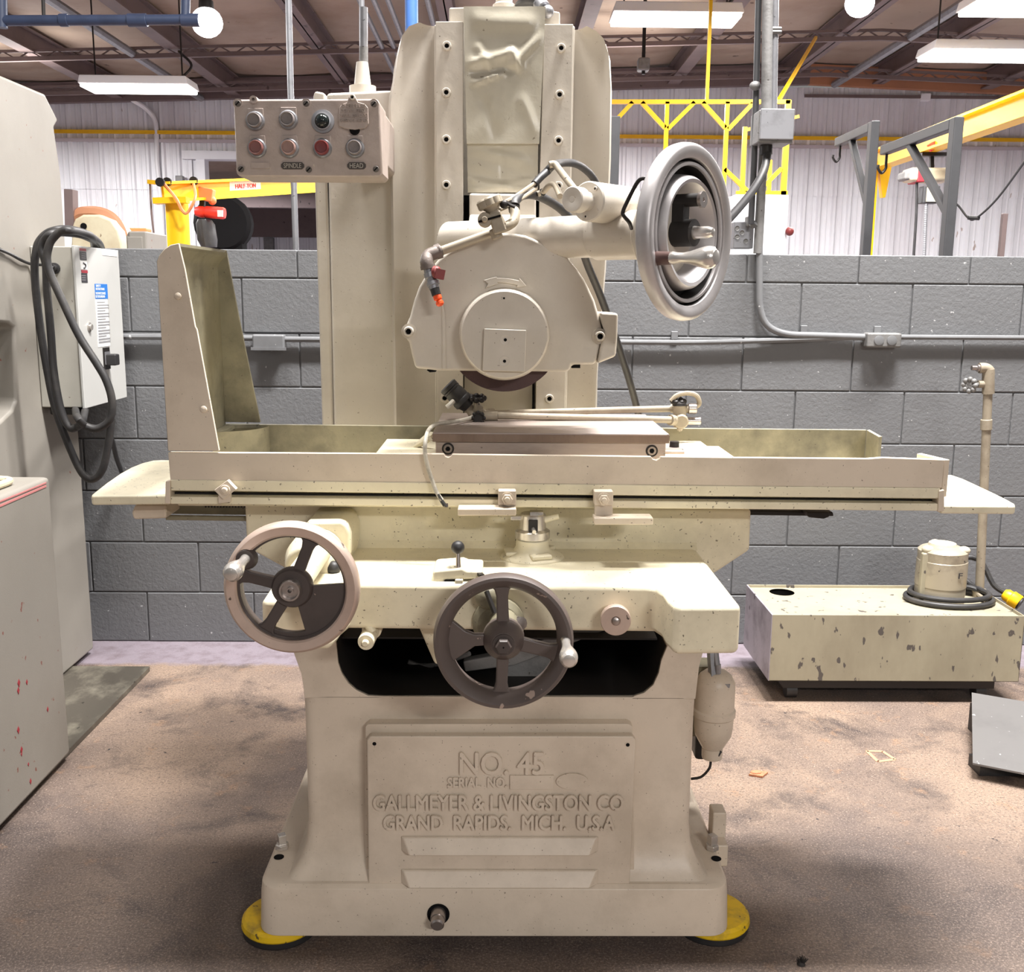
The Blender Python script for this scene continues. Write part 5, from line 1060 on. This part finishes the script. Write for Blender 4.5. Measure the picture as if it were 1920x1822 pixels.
for x, y in ((446, 194), (574, 194), (701, 195), (452, 317), (579, 318), (705, 317)):
    q = P(x, y, YPC); k = mm(1, x, y, YPC); mb = MB().lathe(q, FR, [(9*k, -.001), (9*k, .001), (6*k, .0005)], 18); mb.mi = 1; mb.lathe(q, FR, [(6*k, .001), (5.2*k, .003), (0, .0035)], 16); mb.mi = 2; mb.obox(q+V((0, -.0035, 0)), V((3.4, 0, 3.4))*k, V((-.7, 0, .7))*k, (0, .0006, 0)); mb.build('slotted_screw', [PAINT_PANEL, SCREWG, DARK], bx)
for s, x0, x1 in (('SPINDLE', 527, 570), ('HEAD', 651, 686)):
    MB().ppoly([(x0+4, 304), (x1-4, 304), (x1, 308), (x1, 313), (x1-4, 317), (x0+4, 317), (x0, 313), (x0, 308)], YPC-.003, YPC+.001).build('name_tag', TAG, bx)
    ptext(s, x0+5, 306, x1-5, 315, YPC-.0032, .0012, TAGTXT, bx)
MB().ppoly([(471, 305), (505, 305), (505, 316), (471, 316)], YPC-.0025, YPC+.001).build('blank_tag', PAINT_PANEL, bx)

# ================================================================== THINGS ROUND THE GRINDER
for px, py, lb in ((526, 1709, 'scuffed yellow round levelling pad under the front left corner of the grinder'), (1334, 1703, 'bright yellow round levelling pad under the front right corner of the grinder')):
    q = PZ(px, py, .043); q = V((q.x, q.y, 0))
    t = thing('leveling_pad', q, lb, 'machine foot', 'round yellow pads under the grinder')
    MB().lathe(q, (0, 0, 1), [(0, .018), (.090, .018), (.092, .022), (.090, .034), (.083, .041), (.05, .043), (0, .043)], 44).build('pad_top', YELLOWPAD, t)
    MB().lathe(q, (0, 0, 1), [(0, .0005), (.087, .0005), (.0895, .004), (.0895, .018), (0, .018)], 44).build('rubber_foot', RUBBER, t)

# articulated coolant arms lying on the chuck
zc2 = zc_
t = thing('nozzle_arm', (P(1000, 784, 2.46).x, 2.46, zc2), 'folded double rod coolant nozzle arm lying on the steel chuck', 'nozzle arm')
def lie(px, py, dz=.0): return PZ(px, py, zc2+dz)
MB().tube([P(933, 779, 2.44), P(1258, 787, 2.47)], .0085, 14, smooth=False).build('lower_rod', BRONZE, t)
MB().tube([P(926, 775, 2.52), P(1258, 766, 2.52)], .0082, 14, smooth=False).build('upper_rod', BRONZE, t)
MB().tube([P(908, 780, 2.44), P(933, 780, 2.44)], .0115, 12, smooth=False).build('rod_socket', BRONZE, t); MB().tube([P(906, 775, 2.5), P(925, 773, 2.52)], .010, 12, smooth=False).build('rod_socket', BRONZE, t)
mb = MB(); c_ = P(897, 783, 2.42); mb.lathe(c_+V((0, .02, 0)), FR, [(0, 0), (.013, 0), (.015, .01), (.013, .03), (0, .03)], 16)
for i in range(8): a_ = 2*PI*i/8; mb.ball(c_+V((.013*math.cos(a_), -.008, .013*math.sin(a_))), .005, 8)
mb.build('pivot_knob', BLACKMETAL, t)
mb = MB(); q = P(893, 752, 2.44); mb.lathe(P(897, 774, 2.45), q-P(897, 774, 2.45), [(.012, 0), (.014, .012), (.009, .018), (.007, .03), (0, .03)], 16); mb.build('pivot_stem', BRONZE, t)
mb = MB(); q = P(896, 746, 2.44)
for i in range(7): a_ = 2*PI*i/7; mb.ball(q+V((.015*math.cos(a_), .006*math.sin(a_)-.004, .005*math.sin(a_))), .007, 8)
mb.lathe(q, (0.1, -.3, 1), [(0, -.004), (.014, -.004), (.014, .004), (0, .004)], 14); mb.build('petal_knob', BLACKMETAL, t)
a_, b_ = P(879, 763, 2.45), P(838, 722, 2.45); L = (b_-a_).length
mb = MB().lathe(a_, b_-a_, [(0, 0), (.016, 0), (.020, .012), (.0245, .016), (.0245, L*.35), (.023, L*.38), (.0235, L*.6), (.0215, L*.75), (.023, L*.77), (.023, L*.82), (.021, L*.83), (.023, L*.85), (.023, L*.97), (.019, L), (0, L*.97)], 24); mb.build('nozzle_head', RUBBER, t)
MB().cyl(P(886, 776, 2.45), P(877, 760, 2.45), .011, n=14).build('nozzle_neck', BRONZE, t)
MB().tube([P(850, 752, 2.43), P(843, 759, 2.42), P(838, 763, 2.42)], .006, 10).build('side_peg', WIREW, t)
YJ = 2.5
mb = MB(); mb.tube([P(1274, 760, YJ), P(1275, 800, YJ)], .016, 16, smooth=False); mb.lathe(P(1276, 789, YJ-.005), FR, [(0, -.02), (.018, -.02), (.018, .012), (.014, .016), (0, .016)], 18); mb.tube([P(1256, 787, 2.47), P(1264, 788, 2.48)], .013, 12, smooth=False); mb.ball(P(1275, 803, YJ-.01), .008, 10)
mb.tube([P(1258, 766, 2.52), P(1296, 766, YJ)], .011, 12, smooth=False); jj = mb.build('elbow_joint', BRONZE, t)
MB().tube([P(1284, 789, YJ), P(1314, 789, YJ)], .0095, 12, smooth=False).tube([P(1290, 766, YJ), P(1306, 766, YJ)], .013, 12, smooth=False).build('end_nut', STEEL, t, bevel=.002)
MB().tube([P(1303, 764, YJ), P(1311, 756, YJ), P(1306, 742, YJ), P(1290, 737, YJ), P(1270, 741, YJ), P(1258, 752, YJ)], .006, 10).build('loop_pipe', BRONZE, t)
mb = MB(); q = P(1272, 752, YJ)
for i in range(6): a_ = 2*PI*i/6; mb.ball(q+V((.014*math.cos(a_), .008*math.sin(a_), .004*math.sin(a_))), .007, 8)
mb.lathe(P(1274, 760, YJ), (0, 0, 1), [(.018, 0), (.016, .006), (.008, .010), (0, .012)], 14); mb.build('petal_knob', BLACKMETAL, t)
MB().tube([P(886, 782, 2.42), P(865, 788, 2.38), P(840, 792, 2.32), P(818, 795, 2.24), P(804, 806, 2.18), P(798, 825, 2.122), P(797, 850, 2.112), P(803, 878, 2.112), P(812, 905, 2.11), P(820, 925, 2.105), P(829, 938, 2.10)], .0045, 10).build('cable', WIREW, t)
MB().tube([P(822, 928, 2.10), P(829, 938, 2.098), P(838, 950, 2.095)], .0026, 6).tube([P(822, 926, 2.10), P(826, 938, 2.1), P(833, 949, 2.098)], .0026, 6).build('bare_ends', RUBBER, t)
MB().box(P(833, 944, 2.095), P(840, 951, 2.095)+V((0, .005, 0))).build('wire_terminal', STEEL, t)

# ---- coolant tank
YK0 = 3.62; zb0 = P(1600, 1277, YK0).z; ztp = P(1600, 1153, YK0).z
xl0, xr0 = P(1446, 1200, YK0).x, P(1918, 1200, YK0).x; yb0 = PZ(1500, 1096, ztp).y; yb0 = min(yb0, YW-.04)
t = thing('coolant_tank', ((xl0+xr0)/2, (YK0+yb0)/2, 0), 'long chipped beige coolant tank on casters by the block wall', 'tank')
zl0 = ztp-.012
mb = MB(); mb.box((xl0, YK0, zb0), (xr0, YK0+.004, ztp)); mb.box((xl0, yb0-.004, zb0), (xr0, yb0, ztp)); mb.box((xr0-.004, YK0, zb0), (xr0, yb0, ztp)); mb.box((xl0, YK0, zb0), (xr0, yb0, zb0+.004)); mb.build('tank_body', PAINT_TANK, t, bevel=.0015)
MB().box((xl0-.002, YK0+.001, zb0), (xl0+.003, yb0, ztp-.001)).build('end_panel', mat('lavender_grey_paint', (164, 158, 168), .5, 0, (72, 66, 72), .75, 5, .9, (60, 54, 58), 12), t)
hp = PZ(1466, 1110, zl0); rh = mm(23, 1466, 1110, hp.y)
lid = MB(); n = 32; cx_, cy_ = hp.x, hp.y
ci = [V((cx_+rh*math.cos(2*PI*i/n), cy_+rh*math.sin(2*PI*i/n), zl0)) for i in range(n)]
def onrect(a):
    d = V((math.cos(a), math.sin(a))); s = []
    for lim, comp, c0_ in ((xr0-.004, d.x, cx_), (xl0+.003, d.x, cx_), (yb0-.004, d.y, cy_), (YK0+.004, d.y, cy_)):
        if abs(comp) > 1e-6 and (lim-c0_)/comp > 0: s.append((lim-c0_)/comp)
    m_ = min(s); return V((cx_+d.x*m_, cy_+d.y*m_, zl0))
cor = [math.atan2(y-cy_, x-cx_) for x in (xl0+.003, xr0-.004) for y in (YK0+.004, yb0-.004)]
ro = []
for i in range(n):
    a0_, a1_ = 2*PI*i/n, 2*PI*(i+1)/n
    mid = [c for c in cor if a0_ < (c % (2*PI)) < a1_]
    pl_ = [ci[i], onrect(a0_)]+[onrect(c) for c in mid]+[onrect(a1_), ci[(i+1) % n]]
    lid.add(pl_, [tuple(range(len(pl_)))])
lid.build('tank_lid', PAINT_TANK, t, flat=True)
MB().lathe((cx_, cy_, zl0-.10), (0, 0, 1), [(0, 0), (rh*1.05, 0), (rh*1.05, .098)], 28).build('filler_well', DARK, t)
for x in (xl0+.10, xr0-.12):
    for y in (YK0+.06, yb0-.06):
        mb = MB().cyl((x-.02, y, .031), (x+.02, y, .031), .030, n=18); mb.box((x-.028, y-.03, zb0-.012), (x+.028, y+.03, zb0-.001)); mb.build('caster', RUBBER, t)
MB().box((xl0+.06, YK0+.02, zb0-.035), (xr0-.08, yb0-.02, zb0-.001)).build('under_frame', BLACKMETAL, t)
# pump motor on the lid
q = PZ(1760, 1125, zl0); q.y -= .0; km = mm(1, 1762, 1080, q.y)
zz = lambda y: P(1762, y, q.y).z
zt_ = zz(1027); zbm = zl0
MB().lathe((q.x, q.y, 0), (0, 0, 1), [(0, zbm), (44*km, zbm), (44*km, zbm+.03), (45*km, zbm+.032), (44.5*km, zbm+(zt_-zbm)*.30), (45.5*km, zbm+(zt_-zbm)*.31), (45*km, zbm+(zt_-zbm)*.78), (44*km, zbm+(zt_-zbm)*.79), (44.5*km, zbm+(zt_-zbm)*.96), (40*km, zt_), (30*km, zt_+.008), (0, zt_+.010)], 44).build('pump_motor', mat('oily_silver_beige', (176, 166, 146), .4, .3, (84, 76, 72), .7, 7, .5, (50, 46, 44), 30), t)
mb = MB(); mb.lathe((q.x, q.y+.01, zt_+.006), (0, 0, 1), [(0, 0), (26*km, 0), (24*km, .012), (0, .014)], 28)
for a_ in (200, 330, 90): d = V((math.cos(math.radians(a_)), math.sin(math.radians(a_)), 0)); mb.ball(V((q.x, q.y, zt_))+d*(36*km), 11*km, 12, (1, 1, .7))
mb.build('motor_cap', mat('oily_cap_paint', (190, 182, 160), .45, 0, (110, 100, 86), .4, 20), t)
mb = MB(); mb.bar(V((q.x-40*km, q.y-18*km, zbm+.03)), V((q.x-40*km, q.y-18*km, zt_-.01)), 14*km, 12*km, upv=(0, 1, 0)); mb.build('terminal_ridge', PAINT_TANK, t, bevel=.006)
cE = P(1797, 1085, q.y-44.5*km); text('F', cE, .016, .022, (1, .15, 0), (0, 0, 1), .0015, LABELK, t)
# standpipe with valve
sx = PZ(1836, 1118, zl0); SP = lambda x, y: P(x, y, sx.y); kp = mm(1, 1845, 900, sx.y)
MB().tube([V((SP(1836, 1118).x, sx.y, zl0)), SP(1843, 960), SP(1853, 720)], 8.2*kp, 14, smooth=False).build('standpipe', BRONZE, t)
mb = MB(); mb.tube([V((SP(1836, 1118).x, sx.y, zl0)), V((SP(1836, 1104).x, sx.y, zl0+.03))], 13*kp, 14, smooth=False); mb.tube([SP(1849, 806), SP(1849.5, 786)], 10.5*kp, 14, smooth=False); mb.build('pipe_coupling', BRONZE, t, bevel=.003)
mb = MB(); mb.tube([SP(1853, 738), SP(1853, 692)], 11*kp, 14, smooth=False); mb.tube([SP(1853, 720), SP(1834, 720)], 7*kp, 12, smooth=False); mb.tube([SP(1855, 704), SP(1854, 694), SP(1846, 690), SP(1836, 690)], 9.5*kp, 12); mb.build('valve_body', BRONZE, t)
mb = MB(); h_ = SP(1818, 722); axv = V((-1, -.8, 0)).normalized(); a_, b_, _ = basis(axv)
for i in range(8):
    w_ = 2*PI*i/8; mb.ball(h_+(a_*math.cos(w_)+b_*math.sin(w_))*11*kp, 5*kp, 8); mb.bar(h_, h_+(a_*math.cos(w_)+b_*math.sin(w_))*10*kp, 4*kp)
mb.cyl(h_, SP(1838, 720), 3.5*kp, n=8); mb.build('valve_wheel', BARE_GREY, t)
mb = MB(); mb.lathe(SP(1836, 690), (-1, 0, 0.02), [(7*kp, 0), (7*kp, 4*kp), (4.5*kp, 5*kp), (4.5*kp, 14*kp), (0, 14*kp)], 12); mb.build('hose_barb', STEEL, t)
MB().tube([PZ(1803, 1096, zl0+.01), PZ(1822, 1104, zl0+.015), PZ(1850, 1128, zl0+.015)], .008, 8).build('brace_pipe', BRONZE, t)
# power cord looped round the motor
def lp(px, py, dz): return PZ(px, py, zl0+dz)
cp = [V((q.x+42*km, q.y+.02, zt_-.04)), V((q.x+62*km, q.y+.04, zl0+.12)), lp(1835, 1095, .05), lp(1868, 1118, .013), lp(1862, 1136, .013), lp(1830, 1147, .013), lp(1780, 1146, .013), lp(1735, 1132, .013), lp(1705, 1108, .013), lp(1712, 1090, .03), lp(1735, 1080, .06), lp(1700, 1100, .045), lp(1715, 1120, .036), lp(1755, 1135, .036), lp(1810, 1138, .036), lp(1842, 1126, .034), lp(1850, 1108, .03), lp(1820, 1096, .03), lp(1790, 1092, .04)]
a0_ = math.atan2(-1, -1)
def ring(rad, n_, z_, s0, s1, sy=1.0): return [V((q.x+.035+rad*math.cos(s0+(s1-s0)*i/n_), q.y-.01+rad*sy*math.sin(s0+(s1-s0)*i/n_), z_)) for i in range(n_+1)]
loop = ring(.165, 18, zl0+.013, .5, .5+2*PI*.97, .72)+ring(.150, 18, zl0+.034, .5+.1, .5+2*PI*.97, .70)+[V((q.x+.15, q.y+.10, zl0+.05)), V((q.x+.09, q.y+.12, zl0+.13)), V((q.x+.19, q.y+.10, zl0+.14)), P(1862, 1095, q.y+.06), P(1885, 1112, q.y+.04)]
loop = [v for v in loop]
for v in loop: v.y = min(v.y, YW-.035)
mb = MB().tube(loop, .0105, 10, k=4)
cord = thing('coiled_cable', V((q.x, q.y, zl0)), 'black power cable with yellow plug coiled round the pump motor', 'cable')
mb.build('cord', HOSE, cord)
pa, pb = P(1882, 1112, q.y+.04), P(1910, 1130, q.y)
mb = MB().lathe(pa, pb-pa, [(0, 0), (.018, 0), (.026, .012), (.026, .028), (.031, .032), (.031, .062), (.029, .066), (0, .066)], 18); mb.build('plug', YELLOW, cord); MB().lathe(pa+(pb-pa).normalized()*.066, pb-pa, [(0, 0), (.026, 0), (.026, .006), (0, .006)], 16).build('plug_face', RUBBER, cord)

# grey steel sheet propped on a dark block, cut by the right edge
t0 = PZ(1828, 1436, .045); a_ = P(1822, 1297, t0.y+.42); 
# front edge low, rear edge raised
A0 = PZ(1824, 1430, .055); A1 = PZ(1985, 1462, .055)
yr = PZ(1822, 1312, .10).y; B0 = P(1822, 1298, yr); B1 = B0+(A1-A0)
t = thing('steel_sheet', ((A0+A1+B0+B1)/4*1.0).to_3d() if False else V(((A0.x+A1.x)/2, (A0.y+B0.y)/2, 0)), 'dark grey steel sheet propped on a low block at the right edge', 'sheet')
MB().prism([A0, A1, B1, B0], (0, 0, -.006)).build('sheet', SHEET, t)
mb = MB(); mb.box((A0.x+.035, A0.y+.02, .0005), (A1.x, A0.y+.1, .040)); mb.box((B0.x-.012, B0.y-.12, .0005), (B0.x+.1, B0.y-.02, min(B0.z, B1.z)-.03)); mb.build('support_block', RUBBER, t)

# bits on the floor
q = PZ(1502, 1808, 0); mb = MB()
for i in range(26):
    a_ = random.uniform(0, 2*PI); d = V((math.cos(a_), math.sin(a_)*.5, 0))*random.uniform(.003, .012); mb.tube([q+V((0, 0, .003))+d*.5, q+d+V((random.uniform(-.004, .004), 0, random.uniform(.012, .022)))], .0011, 4, smooth=False)
mb.lathe(q, (0, 0, 1), [(0, .001), (.010, .001), (.008, .006), (0, .007)], 10)
tag(mb.build('bristle_tuft', BRUSHY), 'tiny dark bristle tuft on the floor near the bottom edge', 'debris')
q = PZ(1420, 1452, 0); mb = MB(); mb.prism([q+V((-.03, -.01, .001)), q+V((.01, -.025, .001)), q+V((.035, .005, .001)), q+V((0, .02, .001))], (0, 0, .006)); mb.ball(q+V((-.005, 0, .008)), .012, 8, (1.6, 1, .5))
tag(mb.build('orange_scrap', mat('orange_scrap', (190, 126, 92), .8, 0, (90, 70, 60), .7, 60)), 'small crumpled orange brown scrap on the floor', 'debris')

# ---- machines at the left edge
XM = -1.70
def pm(px, py, X=XM): return PX(px, py, X)
yb1 = pm(178, 1238).y
tp = [pm(85, 176), pm(110, 226), pm(120, 246), pm(128, 330)]
t = thing('machine_housing', (XM-.6, 3.0, 0), 'tall grey beige machine housing cut by the left edge', 'machine')
out = [V((XM, yb1, .021)), V((XM, yb1, tp[3].z)), V((XM, yb1-.03, tp[2].z)), tp[1].copy(), tp[0].copy(), pm(0, 140), pm(-120, 92)]
nt_ = [pm(-120, 590), pm(18, 606), pm(27, 614), pm(31, 750), pm(24, 768), pm(-120, 905)]
yf1 = nt_[0].y
out2 = out+nt_+[V((XM, nt_[-1].y, .021))]
MB().prism(out2, (-.25, 0, 0)).build('side_casting', GREY_PAINT, t, bevel=.012, seg=3)
out3 = [V((XM-.25, v.y, v.z)) for v in out]+[V((XM-.25, nt_[0].y, .021))]
MB().prism(out3, (-.9, 0, 0)).build('body', GREY_PAINT, t, bevel=.01)
MB().bar(pm(-30, 452)+V((.01, 0, 0)), pm(8, 474)+V((.008, 0, 0)), .006).build('lead_clip', RUBBER, t)
# floor plate and low cabinet
p0, p1 = PZ(281, 1249, .02), PZ(125, 1404, .02)
pl = MB().prism([V((XM-1.1, p0.y, 0.0005)), V((p0.x, p0.y, .0005)), V((p1.x, p1.y-.7, .0005)), V((XM-1.1, p1.y-.7, .0005))], (0, 0, .02)).build('floor_plate', PLATE, bevel=.002); tag(pl, 'oil smeared steel floor plate under the grey beige housing', 'plate')
XB = PZ(125, 1402, .04).x+.012; yc1 = PZ(125, 1402, .04).y; zc1 = PX(94, 893, XB).z
t = thing('low_cabinet', (XB-.1, yc1-.4, .021), 'low grey beige cabinet with faded red stripes at the left edge', 'cabinet')
MB().box((XM+.004, yc1-1.1, .0215), (XB, yc1, zc1)).build('cabinet_body', GREY_PAINT, t, bevel=.014, seg=3)
for ya, yb_, th_ in ((905, 940, .0045), (911, 950, .006)):
    a_, b_ = PX(86, ya, XB), PX(-60, yb_+24, XB); MB().bar(a_+V((.0008, 0, 0)), b_+V((.0008, 0, 0)), .002, th_, upv=(0, 0, 1)).build('red_stripe', STRIPE, t)
for i in range(9):
    px, py = random.choice([(40, 1365), (50, 1420), (45, 1470), (88, 1340), (60, 1455), (40, 1290)]); px += random.randint(-10, 10); py += random.randint(-14, 14)
    a_ = PX(px, py, XB); s = random.uniform(.003, .008); MB().prism([a_+V((.0004, 0, -s*1.5)), a_+V((.0004, s, 0)), a_+V((.0004, .2*s, 1.6*s)), a_+V((.0004, -s, .4*s))], (.0008, 0, 0)).build('red_scuff', LABELR, t)
cb_ = MB().tube([V((XM+.03, yc1-.75, zc1+.012)), V((XM+.035, yc1-.42, zc1+.022)), V((XM+.07, yc1-.22, zc1+.026)), V((XB-.07, yc1-.13, zc1+.013)), V((XB-.05, yc1-.25, zc1+.012))], .011, 10); tag(cb_.build('beige_cable', CREAM), 'beige cable lying on the low cabinet', 'cable')

# ---- electrical enclosure on the housing
XE = -1.537; fA = PX(140, 462, XE); fB = PX(154, 766, XE); bC = PX(221, 465, XE)
yE0, yE1 = fA.y, bC.y; zE1 = fA.z; zE0 = fB.z
t = thing('electrical_enclosure', (XE-.08, (yE0+yE1)/2, zE0), 'grey electrical enclosure with labels and rotary switch on the housing side', 'electrical box')
MB().box((XM+.001, yE0, zE0), (XE-.012, yE1, zE1)).build('enclosure_body', BOX_GREY, t, bevel=.004)
dr_ = MB().box((XE-.011, yE0-.004, zE0-.004), (XE, yE1+.004, zE1+.004)).build('door', DOOR_GREY, t, bevel=.003)
def dq(px, py): return PX(px, py, XE)
def onface(x0, y0, x1, y1, m, nm, d=.0015):
    a_, b_ = dq(x0, y0), dq(x1, y1); return MB().box((XE+.0002, a_.y, b_.z), (XE+d, b_.y, a_.z)).build(nm, m, dr_)
onface(149, 465, 161, 471, LABELR, 'warning_label'); onface(149, 471, 162, 488, LABELK, 'warning_label'); onface(150, 489, 163, 505, LABELW, 'warning_label'); onface(152, 506, 164, 512, LABELR, 'warning_label'); onface(152, 512, 164, 530, LABELK, 'warning_label')
for y in (475, 479, 483, 516, 520, 524): onface(152, y, 160, y+1.4, INKGREY, 'label_line', .002)
MB().tube([dq(155, 493)+V((.002, 0, 0)), dq(159, 496)+V((.002, 0, 0)), dq(159, 501)+V((.002, 0, 0)), dq(156, 503)+V((.002, 0, 0))], .003, 6).build('hazard_symbol', LABELK, dr_)
onface(191, 466, 219, 481, LABELW, 'blank_label')
onface(177, 532, 202, 560, LABELB, 'instruction_label'); onface(178, 561, 206, 648, LABELW, 'instruction_label')
ry, uz = V((0, 1, 0)), V((0, 0, 1))
for s, y, x1 in (('SAFETY', 538, 188), ('INSTRUCTIONS', 544, 195), ('INSTRUCCIONES', 552, 197), ('DE SEGURIDAD', 558, 196)):
    a_, b_, c_ = dq(179, y), dq(x1, y), dq(179, y-4.5); text(s, a_+V((.0016, 0, 0)), b_.y-a_.y, c_.z-a_.z, ry, uz, .0008, LABELW, dr_)
for i in range(15):
    y = 566+i*5.3; onface(181+i*.25, y, 181+i*.25+(22 if i % 3 else 15), y+1.3, INKGREY, 'label_line', .002)
q = dq(167, 613); MB().lathe(q, (1, 0, 0), [(.018, 0), (.018, .004), (.011, .006), (.011, .012), (0, .012)], 18).build('door_lock', CHROME, dr_)
onface(192, 652, 205, 691, BLACKMETAL, 'switch_plate', .006); onface(193, 660, 203, 682, GALV, 'switch_dial', .010)
a_ = dq(198, 674); MB().obox(a_+V((.028, 0, 0)), (.020, 0, 0), (0, .022, 0), (0, 0, .022)).build('switch_handle', RUBBER, dr_, bevel=.006)
MB().box((XM+.02, yE0+.02, zE0-.03), (XE-.03, yE0+.1, zE0)).build('cable_gland_box', RUBBER, t, bevel=.006)
q = V((PX(100, 503, XE-.05).x, yE0, P(102, 503, yE0).z)); q = P(103, 503, yE0)
MB().lathe(q, FR, [(0, 0), (.020, 0), (.020, .008), (.013, .010), (.013, .03), (0, .03)], 14).build('cord_grip', RUBBER, t)
# black cable hung in loops over it
Yq = 3.58
L1 = [(194, 482), (187, 457), (165, 440), (138, 431), (112, 430), (89, 437), (74, 452), (68, 470), (65, 512), (74, 604), (89, 697), (104, 767), (129, 835), (154, 887), (175, 898), (194, 875), (206, 813), (209, 783)]
L2 = [(186, 482), (182, 458), (160, 443), (132, 437), (100, 437), (83, 450), (78, 468), (86, 497), (88, 543), (95, 620), (101, 697), (114, 767), (130, 801), (145, 800), (154, 790), (160, 767)]
L3 = [(178, 482), (176, 458), (172, 444), (154, 436), (132, 432), (114, 434), (100, 446), (92, 460), (88, 485), (95, 515), (117, 564), (148, 629), (181, 681), (200, 715), (210, 752), (206, 786), (184, 803), (160, 798), (145, 782), (141, 766)]
t = thing('power_cable', P(140, 650, Yq), 'thick black cable looped over the electrical enclosure', 'cable')
for i, L in enumerate((L1, L2, L3)):
    pts = []
    for j, (x, y) in enumerate(L):
        if j < 4: pts.append(P(x, y, (yE1+.05, yE1-.10, Yq+.22, Yq+.09)[j]))
        elif j == len(L)-1 and i: pts.append(P(x, y, yE0+.06))
        else: pts.append(P(x, y, Yq-.028*i))
    MB().tube(pts, mm(7.2, 100, 600, Yq), 12).build('cable_loop', HOSE, t)
MB().tube([P(209, 783, Yq), P(207, 810, Yq+.1), P(213, 835, Yq+.25), P(219, 860, Yq+.4), P(228, 885, YW-.03)], .009, 8).build('cable_tail', RUBBER, t)
wm = MB().tube([pm(-20, 463)+V((.012, 0, 0)), pm(12, 476)+V((.012, 0, 0)), pm(35, 489)+V((.014, 0, 0)), P(60, 495, yE0-.02), P(85, 497, yE0-.03), P(101, 502, yE0-.032)], .0055, 8)
tag(wm.build('thin_lead', RUBBER), 'thin dark lead running from the housing to the enclosure', 'cable')
